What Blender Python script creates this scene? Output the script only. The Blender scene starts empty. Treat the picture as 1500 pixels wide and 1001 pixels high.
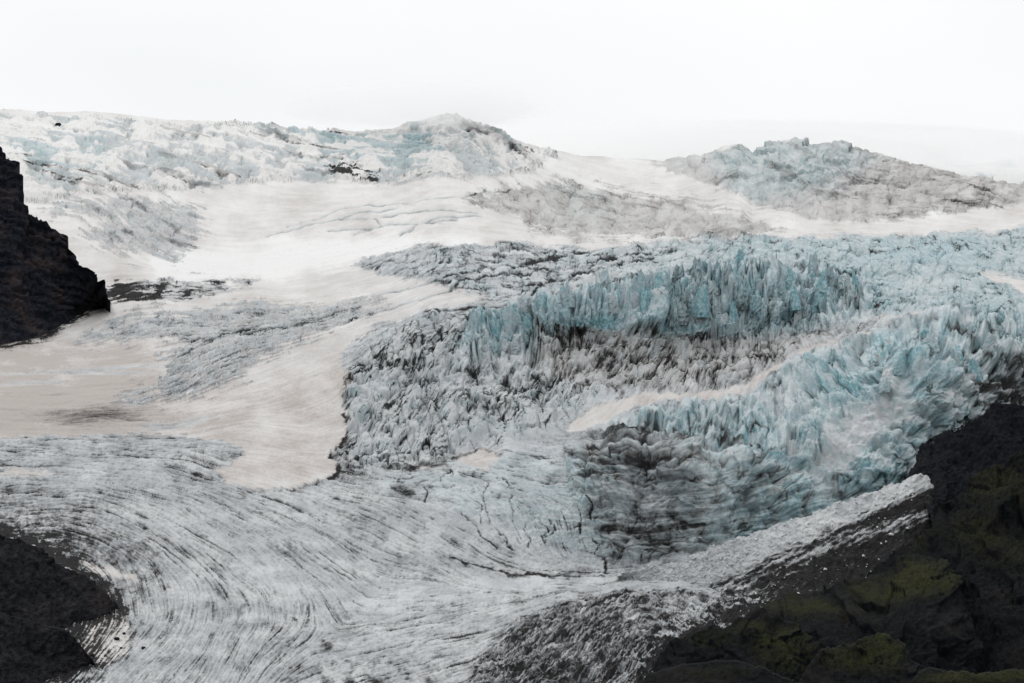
import bpy, math, random
import numpy as np

# ------------------------------------------------------------------ camera, sky, sun, exposure
scene = bpy.context.scene
col = scene.collection
F = 3528.0                     # focal length in photo pixels (1500 px wide)
CX, CY = 750.0, 500.5
CAMZ = 260.0
cam_d = bpy.data.cameras.new('camera'); cam = bpy.data.objects.new('camera', cam_d); col.objects.link(cam)
cam.location = (0, 0, CAMZ); cam.rotation_euler = (math.radians(90), 0, 0)
cam_d.sensor_width = 36.0; cam_d.lens = 36.0 * F / 1500.0
cam_d.clip_start = 1.0; cam_d.clip_end = 60000.0
scene.camera = cam

SUN_EL, SUN_AZ = math.radians(52), math.radians(-38)     # azimuth from +Y, towards +X
world = bpy.data.worlds.new('World'); scene.world = world; world.use_nodes = True
wn, wl = world.node_tree.nodes, world.node_tree.links
wn.clear()
w_out = wn.new('ShaderNodeOutputWorld')
w_sky = wn.new('ShaderNodeTexSky'); w_sky.sky_type = 'NISHITA'; w_sky.sun_disc = False
w_sky.sun_elevation = SUN_EL; w_sky.sun_rotation = SUN_AZ
w_b1 = wn.new('ShaderNodeBackground'); w_b1.inputs['Strength'].default_value = 0.1
wl.new(w_sky.outputs[0], w_b1.inputs['Color'])
w_tc = wn.new('ShaderNodeTexCoord'); w_map = wn.new('ShaderNodeMapping'); w_map.inputs['Scale'].default_value = (1, 1, 2.5)
wl.new(w_tc.outputs['Generated'], w_map.inputs['Vector'])
w_noise = wn.new('ShaderNodeTexNoise'); w_noise.inputs['Scale'].default_value = 3.2; w_noise.inputs['Detail'].default_value = 5
w_noise.inputs['Roughness'].default_value = 0.45
wl.new(w_map.outputs[0], w_noise.inputs['Vector'])
w_ramp = wn.new('ShaderNodeValToRGB')
w_ramp.color_ramp.elements[0].position = 0.3; w_ramp.color_ramp.elements[0].color = (0.88, 0.895, 0.91, 1)
w_ramp.color_ramp.elements[1].position = 0.62; w_ramp.color_ramp.elements[1].color = (0.965, 0.97, 0.975, 1)
wl.new(w_noise.outputs[0], w_ramp.inputs[0])
w_b2 = wn.new('ShaderNodeBackground'); w_b2.inputs['Strength'].default_value = 1.0
wl.new(w_ramp.outputs[0], w_b2.inputs['Color'])
w_sep = wn.new('ShaderNodeSeparateXYZ'); wl.new(w_tc.outputs['Generated'], w_sep.inputs[0])
w_mr = wn.new('ShaderNodeMapRange'); w_mr.inputs['From Min'].default_value = 0.0; w_mr.inputs['From Max'].default_value = 1.0
w_mr.inputs['To Min'].default_value = 1.0; w_mr.inputs['To Max'].default_value = 1.4           # overcast sky: brighter overhead
wl.new(w_sep.outputs['Z'], w_mr.inputs['Value']); wl.new(w_mr.outputs[0], w_b2.inputs['Strength'])
w_mix = wn.new('ShaderNodeMixShader'); w_mix.inputs[0].default_value = 0.96      # closed overcast
wl.new(w_b1.outputs[0], w_mix.inputs[1]); wl.new(w_b2.outputs[0], w_mix.inputs[2]); wl.new(w_mix.outputs[0], w_out.inputs['Surface'])

sun_d = bpy.data.lights.new('sun', 'SUN'); sun_d.energy = 0.8; sun_d.angle = math.radians(18); sun_d.color = (1.0, 0.97, 0.93)
sun = bpy.data.objects.new('sun', sun_d); col.objects.link(sun)
sun.rotation_euler = (math.radians(90) - SUN_EL, 0, math.pi - SUN_AZ)
vs = scene.view_settings
scene.display_settings.display_device = 'sRGB'
vs.view_transform = 'Standard'; vs.look = 'None'; vs.exposure = 0.0; vs.gamma = 1.0; vs.use_curve_mapping = False
scene.render.engine = 'CYCLES'
scene.cycles.max_bounces = 10; scene.cycles.diffuse_bounces = 3; scene.cycles.volume_bounces = 10
scene.cycles.use_denoising = True

# ------------------------------------------------------------------ numpy noise tools
rng0 = np.random.default_rng(11)
PERM = rng0.permutation(4096).astype(np.int32)
GANG = rng0.random(4096) * 2 * np.pi
GX, GY = np.cos(GANG).astype(np.float32), np.sin(GANG).astype(np.float32)
RND = [rng0.random(4096).astype(np.float32) for _ in range(4)]
def hsh(i, j, s=0):
    return PERM[(PERM[(i + s * 131) & 4095] + j) & 4095]
def perlin(x, y, s=0):
    x = np.asarray(x, np.float32); y = np.asarray(y, np.float32)
    xi = np.floor(x).astype(np.int32); yi = np.floor(y).astype(np.int32)
    xf = x - xi; yf = y - yi
    sx = xf * xf * xf * (xf * (xf * 6 - 15) + 10); sy = yf * yf * yf * (yf * (yf * 6 - 15) + 10)
    def g(a, b):
        h = hsh(xi + a, yi + b, s); return GX[h] * (xf - a) + GY[h] * (yf - b)
    n0 = g(0, 0); n0 = n0 + sx * (g(1, 0) - n0)
    n1 = g(0, 1); n1 = n1 + sx * (g(1, 1) - n1)
    return (n0 + sy * (n1 - n0)) * 1.5
def fbm(x, y, o=4, s=0, gain=0.5):
    t = 0; a = 1.0; tot = 0
    for k in range(o):
        t = t + a * perlin(x * 2 ** k + 17.3 * k, y * 2 ** k - 9.1 * k, s + k); tot += a; a *= gain
    return t / tot
def ridged(x, y, o=4, s=0, gain=0.55):
    t = 0; a = 1.0; tot = 0
    for k in range(o):
        t = t + a * (1 - np.abs(perlin(x * 2 ** k + 5.7 * k, y * 2 ** k + 3.1 * k, s + k)) * 1.6); tot += a; a *= gain
    return t / tot
def voronoi(x, y, s=0):
    """distance to nearest, gap to second nearest, random value of the cell and offset inside the cell"""
    x = np.asarray(x, np.float32); y = np.asarray(y, np.float32)
    xi = np.floor(x).astype(np.int32); yi = np.floor(y).astype(np.int32)
    f1 = np.full(x.shape, 9, np.float32); f2 = np.full(x.shape, 9, np.float32); cr = np.zeros(x.shape, np.float32)
    ox = np.zeros(x.shape, np.float32); oy = np.zeros(x.shape, np.float32)
    for a in (-1, 0, 1):
        for b in (-1, 0, 1):
            h = hsh(xi + a, yi + b, s)
            dx = xi + a + RND[0][h] - x; dy = yi + b + RND[1][h] - y
            d = np.sqrt(dx * dx + dy * dy); n = d < f1
            f2 = np.where(n, f1, np.minimum(f2, d)); f1 = np.where(n, d, f1)
            cr = np.where(n, RND[2][h], cr); ox = np.where(n, -dx, ox); oy = np.where(n, -dy, oy)
    return f1, f2 - f1, cr, ox, oy
def sstep(a, b, x):
    t = np.clip((x - a) / (b - a), 0, 1); return t * t * (3 - 2 * t)
def blur(a, r):
    """box blur applied twice"""
    for _ in range(2):
        for ax in (0, 1):
            p = [(0, 0), (0, 0)]; p[ax] = (r + 1, r)
            c = np.cumsum(np.pad(a, p, mode='edge'), axis=ax, dtype=np.float64)
            n = a.shape[ax]; hi = np.take(c, np.arange(2 * r + 1, 2 * r + 1 + n), axis=ax); lo = np.take(c, np.arange(0, n), axis=ax)
            a = ((hi - lo) / (2 * r + 1)).astype(np.float32)
    return a
def poly_mask(U, V, pts, soft=6.0):
    """soft polygon: 1 inside, 0 outside, ramp of about soft on either side of the edge"""
    pts = np.array(pts, np.float32); out = np.zeros(U.shape, np.float32)
    m = soft + 2
    sel = (U > pts[:, 0].min() - m) & (U < pts[:, 0].max() + m) & (V > pts[:, 1].min() - m) & (V < pts[:, 1].max() + m)
    u = U[sel]; v = V[sel]
    if u.size == 0: return out
    d2 = np.full(u.shape, 1e9, np.float32); ins = np.zeros(u.shape, bool)
    for k in range(len(pts)):
        (x0, y0), (x1, y1) = pts[k], pts[(k + 1) % len(pts)]
        ex, ey = x1 - x0, y1 - y0
        t = np.clip(((u - x0) * ex + (v - y0) * ey) / (ex * ex + ey * ey + 1e-6), 0, 1)
        d2 = np.minimum(d2, (u - x0 - t * ex) ** 2 + (v - y0 - t * ey) ** 2)
        if y0 != y1: ins ^= ((y0 > v) != (y1 > v)) & (u < ex * (v - y0) / ey + x0)
    d = np.sqrt(d2); d = np.where(ins, d, -d)
    out[sel] = sstep(-soft, soft, d)
    return out
def line_dist(U, V, pts):
    d2 = np.full(U.shape, 1e9, np.float32); tt = np.zeros(U.shape, np.float32); sg = np.zeros(U.shape, np.float32)
    for k in range(len(pts) - 1):
        (x0, y0), (x1, y1) = pts[k], pts[k + 1]; ex, ey = x1 - x0, y1 - y0
        t = np.clip(((U - x0) * ex + (V - y0) * ey) / (ex * ex + ey * ey), 0, 1)
        dx = U - x0 - t * ex; dy = V - y0 - t * ey; d = dx * dx + dy * dy
        n = d < d2; d2 = np.where(n, d, d2); tt = np.where(n, k + t, tt); sg = np.where(n, np.sign(ex * dy - ey * dx), sg)
    return np.sqrt(d2), tt, sg
def at(px, py, Y):
    """point of the place that lies at distance Y in the direction of photo pixel (px, py)"""
    return np.stack([(px - CX) / F * Y, Y * np.ones_like(px), (CY - py) / F * Y + CAMZ], -1)

# ------------------------------------------------------------------ scene-graph helpers
def tag(o, label=None, cat=None, group=None, kind=None):
    if label: o['label'] = label
    if cat: o['category'] = cat
    if group: o['group'] = group
    if kind: o['kind'] = kind
    return o
def link(o, parent=None):
    col.objects.link(o)
    if parent: o.parent = parent
    return o
def mesh_np(name, co, faces, mat, smooth=True, attrs=None, normals=None):
    me = bpy.data.meshes.new(name); n = len(co); faces = np.asarray(faces, np.int32); k = faces.shape[1]; m = len(faces)
    me.vertices.add(n); me.vertices.foreach_set('co', np.asarray(co, np.float32).ravel())
    me.loops.add(m * k); me.loops.foreach_set('vertex_index', faces.ravel())
    me.polygons.add(m); me.polygons.foreach_set('loop_start', np.arange(0, m * k, k, dtype=np.int32))
    me.polygons.foreach_set('use_smooth', np.full(m, smooth))
    me.update(calc_edges=True); me.validate()
    for nm, arr in (attrs or {}).items():
        a = me.attributes.new(nm, 'FLOAT', 'POINT'); a.data.foreach_set('value', np.asarray(arr, np.float32).ravel())
    if normals is not None: me.normals_split_custom_set_from_vertices(np.asarray(normals, np.float32))
    me.materials.append(mat)
    return me
def grid_faces(nr, nc):
    i = np.arange((nr - 1) * (nc - 1)); r = i // (nc - 1); c = i % (nc - 1); a = r * nc + c
    return np.stack([a, a + 1, a + nc + 1, a + nc], -1)
def grid_normals(P):
    du = np.gradient(P, axis=1); dv = np.gradient(P, axis=0); n = np.cross(du, dv)
    n /= np.linalg.norm(n, axis=-1, keepdims=True) + 1e-9
    return n

# ------------------------------------------------------------------ materials
class NT:
    def __init__(s, name):
        s.m = bpy.data.materials.new(name); s.m.use_nodes = True; s.n = s.m.node_tree.nodes; s.l = s.m.node_tree.links
        s.b = s.n['Principled BSDF']; s.b.inputs['Specular IOR Level'].default_value = 0.25
        s.geo = s.n.new('ShaderNodeNewGeometry')
    def attr(s, name):
        a = s.n.new('ShaderNodeAttribute'); a.attribute_name = name; return a.outputs['Fac']
    def noise(s, scale, detail=4, rough=0.55, stretch=None, dist=0.0, vec=None):
        t = s.n.new('ShaderNodeTexNoise'); t.inputs['Scale'].default_value = scale; t.inputs['Detail'].default_value = detail
        t.inputs['Roughness'].default_value = rough; t.inputs['Distortion'].default_value = dist
        v = vec or s.geo.outputs['Position']
        if stretch:
            mp = s.n.new('ShaderNodeMapping'); mp.inputs['Scale'].default_value = stretch; s.l.new(v, mp.inputs['Vector']); v = mp.outputs[0]
        s.l.new(v, t.inputs['Vector']); return t.outputs[0]
    def ramp(s, x, p0, p1, v0=0.0, v1=1.0):
        r = s.n.new('ShaderNodeMapRange'); r.interpolation_type = 'SMOOTHSTEP'
        for k, v in zip(('From Min', 'From Max', 'To Min', 'To Max'), (p0, p1, v0, v1)): r.inputs[k].default_value = v
        s.l.new(x, r.inputs['Value']); return r.outputs[0]
    def math(s, op, a, b=None):
        m = s.n.new('ShaderNodeMath'); m.operation = op
        for k, v in enumerate((a, b)):
            if v is None: continue
            if isinstance(v, (int, float)): m.inputs[k].default_value = v
            else: s.l.new(v, m.inputs[k])
        m.use_clamp = op in ('ADD', 'MULTIPLY', 'SUBTRACT') and False
        return m.outputs[0]
    def mix(s, f, a, b):
        m = s.n.new('ShaderNodeMix'); m.data_type = 'RGBA'
        for k, v in ((0, f), (6, a), (7, b)):
            if isinstance(v, (tuple, float, int)): m.inputs[k].default_value = v if k == 0 else (*v, 1)
            else: s.l.new(v, m.inputs[k])
        return m.outputs[2]
    def sep_normal_z(s):
        x = s.n.new('ShaderNodeSeparateXYZ'); s.l.new(s.geo.outputs['Normal'], x.inputs[0]); return x.outputs['Z']
    def bump(s, h, dist, strength=1.0, prev=None):
        b = s.n.new('ShaderNodeBump'); b.inputs['Distance'].default_value = dist; b.inputs['Strength'].default_value = strength
        s.l.new(h, b.inputs['Height'])
        if prev: s.l.new(prev, b.inputs['Normal'])
        return b.outputs[0]
    def done(s, colr, rough=0.6, normal=None):
        if isinstance(colr, tuple): s.b.inputs['Base Color'].default_value = (*colr, 1)
        else: s.l.new(colr, s.b.inputs['Base Color'])
        s.b.inputs['Roughness'].default_value = rough
        if normal: s.l.new(normal, s.b.inputs['Normal'])
        return s.m

def ice_material(name):
    t = NT(name)
    dirt_shade, snow, blue, brown = t.attr('dirt_shade'), t.attr('snow'), t.attr('blue'), t.attr('brown')
    n1 = t.noise(0.35, 6, 0.65); n2 = t.noise(0.03, 4, 0.55); n3 = t.noise(1.1, 4, 0.7)
    nz = t.sep_normal_z()
    ice = t.mix(t.ramp(n2, 0.35, 0.65), (0.42, 0.435, 0.45), (0.56, 0.57, 0.578))
    bl = t.mix(t.ramp(n1, 0.38, 0.64), (0.12, 0.31, 0.36), (0.38, 0.545, 0.575))
    bfac = t.math('MULTIPLY', blue, t.ramp(t.math('ADD', nz, t.math('MULTIPLY', t.math('SUBTRACT', n1, 0.5), 0.8)), 0.35, 0.95, 0.95, 0.45))   # weathered white crust on flat tops
    ice = t.mix(bfac, ice, bl)
    ice = t.mix(t.attr('tan'), ice, (0.33, 0.305, 0.285))
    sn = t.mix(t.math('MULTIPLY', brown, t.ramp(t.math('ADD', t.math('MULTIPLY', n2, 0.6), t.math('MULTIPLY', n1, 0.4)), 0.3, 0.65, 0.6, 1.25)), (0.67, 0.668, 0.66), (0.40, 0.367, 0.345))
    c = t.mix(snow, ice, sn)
    dd = t.math('ADD', dirt_shade, t.math('MULTIPLY', t.math('SUBTRACT', n1, 0.5), 0.26))
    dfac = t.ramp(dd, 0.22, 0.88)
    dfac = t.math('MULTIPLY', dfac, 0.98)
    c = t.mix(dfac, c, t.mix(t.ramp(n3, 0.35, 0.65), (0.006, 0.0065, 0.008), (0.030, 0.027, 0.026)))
    nb = t.bump(t.math('MULTIPLY', n1, t.ramp(snow, 0.2, 0.9, 1.0, 0.25)), 2.2, 0.6); nb = t.bump(t.math('MULTIPLY', n3, t.ramp(snow, 0.2, 0.9, 1.0, 0.2)), 0.8, 0.5, nb)
    # snow is smoother than ice: fade the relief out
    t.b.inputs['Specular IOR Level'].default_value = 0.03
    return t.done(c, 0.75, nb)
MAT_ICE = ice_material('glacier_ice')

# ================================================================== THE GLACIER
random.seed(4)
NU, NV = 1300, 900
ucol = np.linspace(-130, 1630, NU).astype(np.float32)
# skyline of the ice, photo direction of the last surface point per column
SKY = [(-130, 156), (0, 160), (120, 164), (220, 172), (330, 180), (430, 190), (520, 192), (575, 186), (610, 176), (640, 166), (680, 171),
       (720, 188), (760, 204), (800, 218), (850, 226), (930, 232), (975, 238), (1020, 231), (1045, 224), (1062, 213), (1084, 211), (1102, 222), (1112, 217), (1140, 204), (1165, 202), (1192, 209), (1205, 206), (1232, 208), (1262, 217), (1290, 223), (1350, 238), (1420, 256), (1500, 272), (1630, 290)]
vsky = np.interp(ucol, *zip(*SKY)).astype(np.float32)
vbot = 1045.0
tv = np.linspace(0, 1, NV).astype(np.float32)[:, None]
V = vbot + (vsky[None, :] - vbot) * tv
U = np.broadcast_to(ucol[None, :], V.shape).copy()

CTRL = [(-130,1040,1380),(400,1040,1400),(800,1040,1420),(1200,1040,1450),(1630,1040,1480),
 (0,950,1480),(400,950,1520),(800,950,1520),(1200,950,1560),(1600,950,1600),
 (0,870,1580),(300,870,1640),(700,870,1680),(1000,870,1690),(1300,870,1720),(1600,870,1750),
 (900,836,1752),(1100,836,1756),(1300,836,1772),
 (950,800,1758),(950,740,1764),(950,690,1772),(950,662,1784),(950,640,1850),(1080,760,1764),(1080,700,1774),(1080,668,1788),(1080,645,1850),(1300,700,1800),(1300,640,1814),(1300,580,1834),(1300,535,1858),(1300,508,1930),
 (1000,500,2160),(1000,420,2215),(1000,398,2300),(1150,495,2150),(1150,420,2200),(1150,398,2290),(850,500,2130),(850,445,2170),(850,425,2270),(0,760,1760),(300,760,1800),(600,760,1800),(800,760,1790),(1200,760,1798),(1500,760,1830),
 (0,690,1850),(300,690,1880),(450,690,1890),(600,690,1880),(800,690,1850),(1200,690,1815),(1500,690,1870),
 (0,640,1910),(200,640,1930),(450,640,1960),(600,640,1960),(800,640,1920),(1000,620,1900),(1200,640,1840),(1500,640,1900),
 (0,580,1980),(200,580,2010),(450,580,2050),(600,580,2050),(800,580,2020),(1000,580,2000),(1200,580,1925),(1500,580,1935),
 (0,520,2080),(200,520,2120),(450,520,2160),(600,520,2140),(800,520,2120),(1000,520,2150),(1200,520,2080),(1500,520,1990),
 (150,480,2220),(400,480,2260),(600,480,2240),(800,480,2150),(1000,480,2168),(1200,480,2150),(1400,480,2070),(1600,480,2040),
 (150,440,2320),(400,440,2380),(600,440,2360),(800,440,2200),(1000,440,2190),(1200,440,2185),(1400,440,2250),(1600,440,2250),
 (150,410,2420),(400,410,2500),(600,410,2480),(800,410,2360),(1400,410,2400),
 (100,370,2560),(400,370,2680),(700,370,2700),(1000,370,2500),(1200,370,2500),(1500,370,2560),
 (100,345,2680),(400,345,2820),(700,345,2850),(1000,345,2850),(1200,345,2900),(1500,345,2900),
 (100,310,2850),(400,310,3050),(700,310,3050),(1000,310,3100),(1200,310,3200),(1500,310,3200),
 (100,270,3150),(400,270,3350),(700,270,3400),(1000,270,3500),(1150,270,3330),(1500,270,3500),
 (100,230,3350),(400,230,3600),(650,230,3650),(900,230,4200),(1150,230,3420),(1350,230,3550),
 (100,190,3700),(400,190,3950),(650,190,3750),(100,160,4300),(650,160,3850)]
def tps(ctrl, u, v, lam=1e-4, vs_=2.0):
    c = np.array(ctrl, float); x = np.stack([c[:, 0] / 1000, c[:, 1] * vs_ / 1000], -1); y = np.log(c[:, 2])
    def k(r2): return 0.5 * r2 * np.log(r2 + 1e-12)
    d = ((x[:, None] - x[None]) ** 2).sum(-1); n = len(x)
    A = np.zeros((n + 3, n + 3)); A[:n, :n] = k(d) + lam * np.eye(n); A[:n, n] = 1; A[:n, n + 1:] = x; A[n, :n] = 1; A[n + 1:, :n] = x.T
    w = np.linalg.solve(A, np.concatenate([y, np.zeros(3)]))
    q = np.stack([u.ravel() / 1000, v.ravel() * vs_ / 1000], -1); out = w[n] + q @ w[n + 1:]
    for i in range(n): out = out + w[i] * k(((q - x[i]) ** 2).sum(-1))
    return np.exp(out).reshape(u.shape)
_cu = np.linspace(-130, 1630, 89); _cv = np.linspace(150, 1050, 91)
_D = tps(CTRL, *np.meshgrid(_cu, _cv))
def bilin(D, cu, cv, u, v):
    a = np.clip((u - cu[0]) / (cu[1] - cu[0]), 0, len(cu) - 1.001); b = np.clip((v - cv[0]) / (cv[1] - cv[0]), 0, len(cv) - 1.001)
    i = a.astype(int); j = b.astype(int); a = a - i; b = b - j
    return (D[j, i] * (1 - a) + D[j, i + 1] * a) * (1 - b) + (D[j + 1, i] * (1 - a) + D[j + 1, i + 1] * a) * b
DEP = bilin(_D, _cu, _cv, U, V).astype(np.float32)
DEP = blur(np.maximum.accumulate(DEP, axis=0) + 45 * tv, 7)      # the ground always recedes upwards, cliffs included
P = at(U, V, DEP)
NRM = grid_normals(np.stack([blur(P[..., k].astype(np.float32), 8) for k in range(3)], -1))
NRM *= np.sign(NRM[..., 2:3] + 1e-9)

# --- flow direction of the ice: (u, v, angle of the foliation, clockwise from horizontal)
FLOW = [(50,680,0),(200,660,3),(50,740,-3),(300,700,15),(400,725,18),(300,780,27),(450,780,27),(200,770,22),(600,760,30),(550,705,12),(650,820,28),
 (750,832,14),(850,843,4),(950,842,-2),(250,830,38),(350,850,38),(390,860,48),(330,885,72),(235,865,80),(290,900,100),(280,935,122),(235,960,140),(350,925,122),
 (400,890,80),(430,870,52),(440,905,110),(420,940,140),(490,850,36),(480,900,60),(520,930,-12),(600,880,-4),(500,960,-12),(600,960,-15),(700,900,-15),(750,950,-27),(800,900,-22),
 (850,940,-42),(900,880,-18),(900,980,-52),(1000,900,12),(1000,870,4),(1050,930,22),(1100,880,5),
 (560,640,-45),(560,580,-42),(650,610,-48),(700,650,-50),(600,480,-12),(560,450,-9),(550,520,-28),(650,540,-52),(620,710,3),(690,740,30),(700,700,6),(760,680,0),(820,665,-8),
 (760,715,6),(850,715,4),(780,770,70),(840,780,75),(950,780,82),(1050,760,95),(1000,650,-20),(1150,640,100),(1250,600,125),(1300,520,110),(1400,540,100),(1200,540,-25),
 (900,540,-60),(1000,550,-60),(800,580,-60),(1100,480,90),(950,460,90),(800,480,90),
 (600,420,-10),(700,390,-14),(850,372,-8),(1000,385,-6),(400,480,-14),(450,510,-20),(300,520,-25),(280,560,-32),(300,470,0),(400,458,0),(150,480,-20),(100,540,-4),
 (400,560,-20),(420,640,8),(300,610,-12),(450,600,-25),(540,320,-14),(650,315,-8),(400,335,-12),(1200,370,0),(1350,380,8),(1100,340,12),(1050,310,20),(850,300,12),
 (1300,290,-15),(1400,290,-10),(1450,265,14),(1200,240,30),(1050,240,-12),(100,200,5),(250,240,16),(350,240,14),(250,200,8),(500,260,4),(400,200,10),(600,215,15),(740,230,25),
 (180,330,35),(230,310,30),(0,560,0),(0,620,0),(150,440,-14),(50,270,5)]
def flow_field(u, v):
    sx = np.zeros(u.shape); sy = np.zeros(u.shape)
    for (a, b, an) in FLOW:
        w = 1.0 / (((u - a) ** 2 + (1.25 * (v - b)) ** 2) + 90.0) ** 1.6
        sx += w * math.cos(2 * math.radians(an)); sy += w * math.sin(2 * math.radians(an))
    return sx, sy
_fu = np.linspace(-130, 1630, 177); _fv = np.linspace(150, 1050, 91)
_sx, _sy = flow_field(*np.meshgrid(_fu, _fv))
_nn = np.hypot(_sx, _sy) + 1e-12; _sx /= _nn; _sy /= _nn
ANG = 0.5 * np.arctan2(bilin(_sy, _fu, _fv, U, V), bilin(_sx, _fu, _fv, U, V)).astype(np.float32)
ANG += 0.16 * fbm(U / 30, V / 24, 3, 15)
DU, DV = np.cos(ANG), np.sin(ANG)
duc = float(ucol[1] - ucol[0]); dvr = ((vsky - vbot) / (NV - 1)).astype(np.float32)
def samp(img, r, c):
    r = np.clip(r, 0, NV - 1.001); c = np.clip(c, 0, NU - 1.001); i = r.astype(np.int32); j = c.astype(np.int32); a = r - i; b = c - j
    f = img.ravel(); k = i * NU + j
    return (f[k] * (1 - b) + f[k + 1] * b) * (1 - a) + (f[k + NU] * (1 - b) + f[k + NU + 1] * b) * a
RI, CI = np.meshgrid(np.arange(NV, dtype=np.float32), np.arange(NU, dtype=np.float32), indexing='ij')
def lic(img, length, steps, near=False):
    """line integral convolution of a noise image along the flow of the ice"""
    acc = img.copy(); wt = 1.0; h = length / steps
    for sgn in (1, -1):
        r = RI.copy(); c = CI.copy(); pu = DU * sgn; pv = DV * sgn
        for k in range(steps):
            ri = np.clip(r, 0, NV - 1).astype(np.int32); ci = np.clip(c, 0, NU - 1).astype(np.int32); q = ri * NU + ci
            du = DU.ravel()[q]; dv = DV.ravel()[q]; s = np.where(du * pu + dv * pv < 0, -1, 1); pu = du * s; pv = dv * s
            c = c + pu * h / duc; r = r + pv * h / dvr[np.clip(ci, 0, NU - 1)]
            if near: acc += img.ravel()[np.clip(r + 0.5, 0, NV - 1).astype(np.int32) * NU + np.clip(c + 0.5, 0, NU - 1).astype(np.int32)]
            else: acc += samp(img, r, c)
        wt += steps
    acc /= wt; acc -= acc.mean(); acc /= acc.std()
    return acc
rng = np.random.default_rng(5)
WN = rng.standard_normal((NV, NU)).astype(np.float32)
L_fine = lic(WN, 8, 5)                                     # hair-fine streaks
L_mid = lic(rng.standard_normal((NV, NU)).astype(np.float32), 22, 10)
L_big = lic(blur(rng.standard_normal((NV, NU)).astype(np.float32), 1), 46, 12, True)
L_band = lic(blur(rng.standard_normal((NV, NU)).astype(np.float32), 3), 60, 12, True)
_sp = np.where(rng.random((NV, NU)) > 0.98, 8.0, 0.0).astype(np.float32)
L_line = lic(_sp, 64, 40)          # long thin crevasse lines
WN2 = fbm(U / 70, V / 55, 4, 3)
WN3 = fbm(U / 22, V / 16, 4, 7)
grp = sstep(-0.3, 0.5, WN2 + 0.5 * WN3)
grain = fbm(U / 6, V / 4, 3, 401, 0.7)
lines = sstep(1.3, 2.6, L_line + 0.8 * WN3 + 0.5 * grp)
WU = U + 13 * fbm(U / 30, V / 22, 5, 21, 0.6); WV = V + 9 * fbm(U / 30, V / 22, 5, 31, 0.6)     # ragged edges
def M(pts, soft=6): return poly_mask(WU, WV, pts, soft if soft > 9 else soft * 0.45)

# --- zones of the surface
ICE = [(-200,640),(0,641),(60,638),(150,635),(260,639),(330,651),(358,666),(340,680),(312,690),(330,706),(380,718),(430,715),(480,702),(492,690),(486,662),(505,642),
       (513,622),(494,606),(505,582),(515,562),(508,545),(500,520),(520,500),(580,470),(650,452),(720,438),(640,418),(560,405),(515,392),(540,382),(600,367),(760,357),(900,362),(1050,351),(1200,350),
       (1300,346),(1500,336),(1700,330),(1700,1100),(-200,1100)]
m_ice = poly_mask(WU, WV, ICE, 10); m_ice = sstep(0.35, 0.65, m_ice + (0.14 * WN3 + 0.10 * L_mid + 0.06 * L_fine))
RIB = [(826,632),(880,606),(940,592),(1010,589),(1088,576),(1124,556),(1166,531),(1228,510),(1290,500),(1310,501),(1240,511),(1190,529),(1148,551),(1116,571),(1098,584),(1050,595),(960,600),(900,616),(850,633)]
m_rib = poly_mask(WU * 0.6 + U * 0.4, WV * 0.6 + V * 0.4, RIB, 5); m_rib = sstep(0.38, 0.8, m_rib + (0.22 * WN3 + 0.12 * grain + 0.06 * L_mid) * (m_rib > 0.02))
patches = [[(668,668),(700,660),(735,662),(722,680),(708,694),(690,684)], [(-10,690),(60,686),(95,691),(40,698),(-10,700)],
           [(1425,398),(1500,412),(1560,430),(1500,430),(1440,412)], [(100,818),(140,826),(200,842),(205,850),(150,846)],
           [(120,905),(180,900),(192,925),(188,960),(150,975),(118,960)], [(490,590),(512,598),(510,625),(495,640)],
           [(600,680),(650,684),(620,690)], [(1270,478),(1330,470),(1400,462),(1330,478)], [(0,520),(1,520),(1,521)]]
m_patch = np.zeros_like(U)
for p in patches: m_patch = np.maximum(m_patch, poly_mask(WU, WV, p, 10))
m_patch = sstep(0.35, 0.8, m_patch + (0.3 * WN3 + 0.15 * grain + 0.08 * L_mid) * (m_patch > 0.02))
U1 = [(-200,168),(0,170),(200,178),(430,193),(500,193),(575,188),(640,166),(690,176),(760,205),(810,226),(780,250),(720,258),(640,262),(560,268),(450,264),(330,272),(200,277),(100,288),(40,294),(-200,300)]
U2 = [(60,302),(110,291),(180,288),(262,296),(300,312),(292,330),(280,352),(258,374),(200,370),(150,358),(118,348),(150,336),(185,328),(140,315),(85,312)]
U3 = [(380,340),(470,316),(560,303),(640,303),(705,312),(650,330),(600,340),(540,352),(450,346)]
U4 = [(680,292),(740,276),(800,266),(860,267),(920,284),(1000,292),(1080,314),(1145,340),(1110,350),(950,352),(850,347),(770,336),(758,312)]
U5 = [(955,243),(1000,228),(1060,217),(1150,200),(1235,205),(1345,235),(1500,272),(1700,290),(1700,296),(1500,300),(1400,312),(1290,324),(1190,318),(1120,302),(1060,276),(1000,258)]
U6 = [(110,500),(170,474),(240,458),(340,452),(500,449),(560,448),(500,480),(440,500),(390,522),(345,556),(260,582),(200,592),(180,588),(232,566),(242,540),(240,520),(262,502),(220,497),(160,503)]
U7 = [(152,422),(180,414),(250,409),(380,409),(330,424),(280,436),(215,441),(170,440),(152,434)]
def fing(p, soft=24, a=1.0):
    m = poly_mask(WU, WV, p, soft); return sstep(0.40, 0.60, m + a * (0.22 * WN3 + 0.16 * WN2 + 0.10 * L_mid + 0.07 * L_big + 0.05 * L_fine) * (m > 0.02)) 
m1, m2, m3, m4, m5, m6, m7 = [fing(U1, 16), fing(U2, 26, 1.5), fing(U3, 12), fing(U4, 22, 1.3), fing(U5, 12), fing(U6, 22, 1.4), fing(U7, 14, 1.4)]
m_edge = M([(118,352),(200,372),(250,376),(200,398),(140,390)], 8)
rough_up = np.clip(np.maximum.reduce([m2, m4 * 0.95, m5 * 0.95, m6, m7]) + 0.0, 0, 1)

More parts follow.
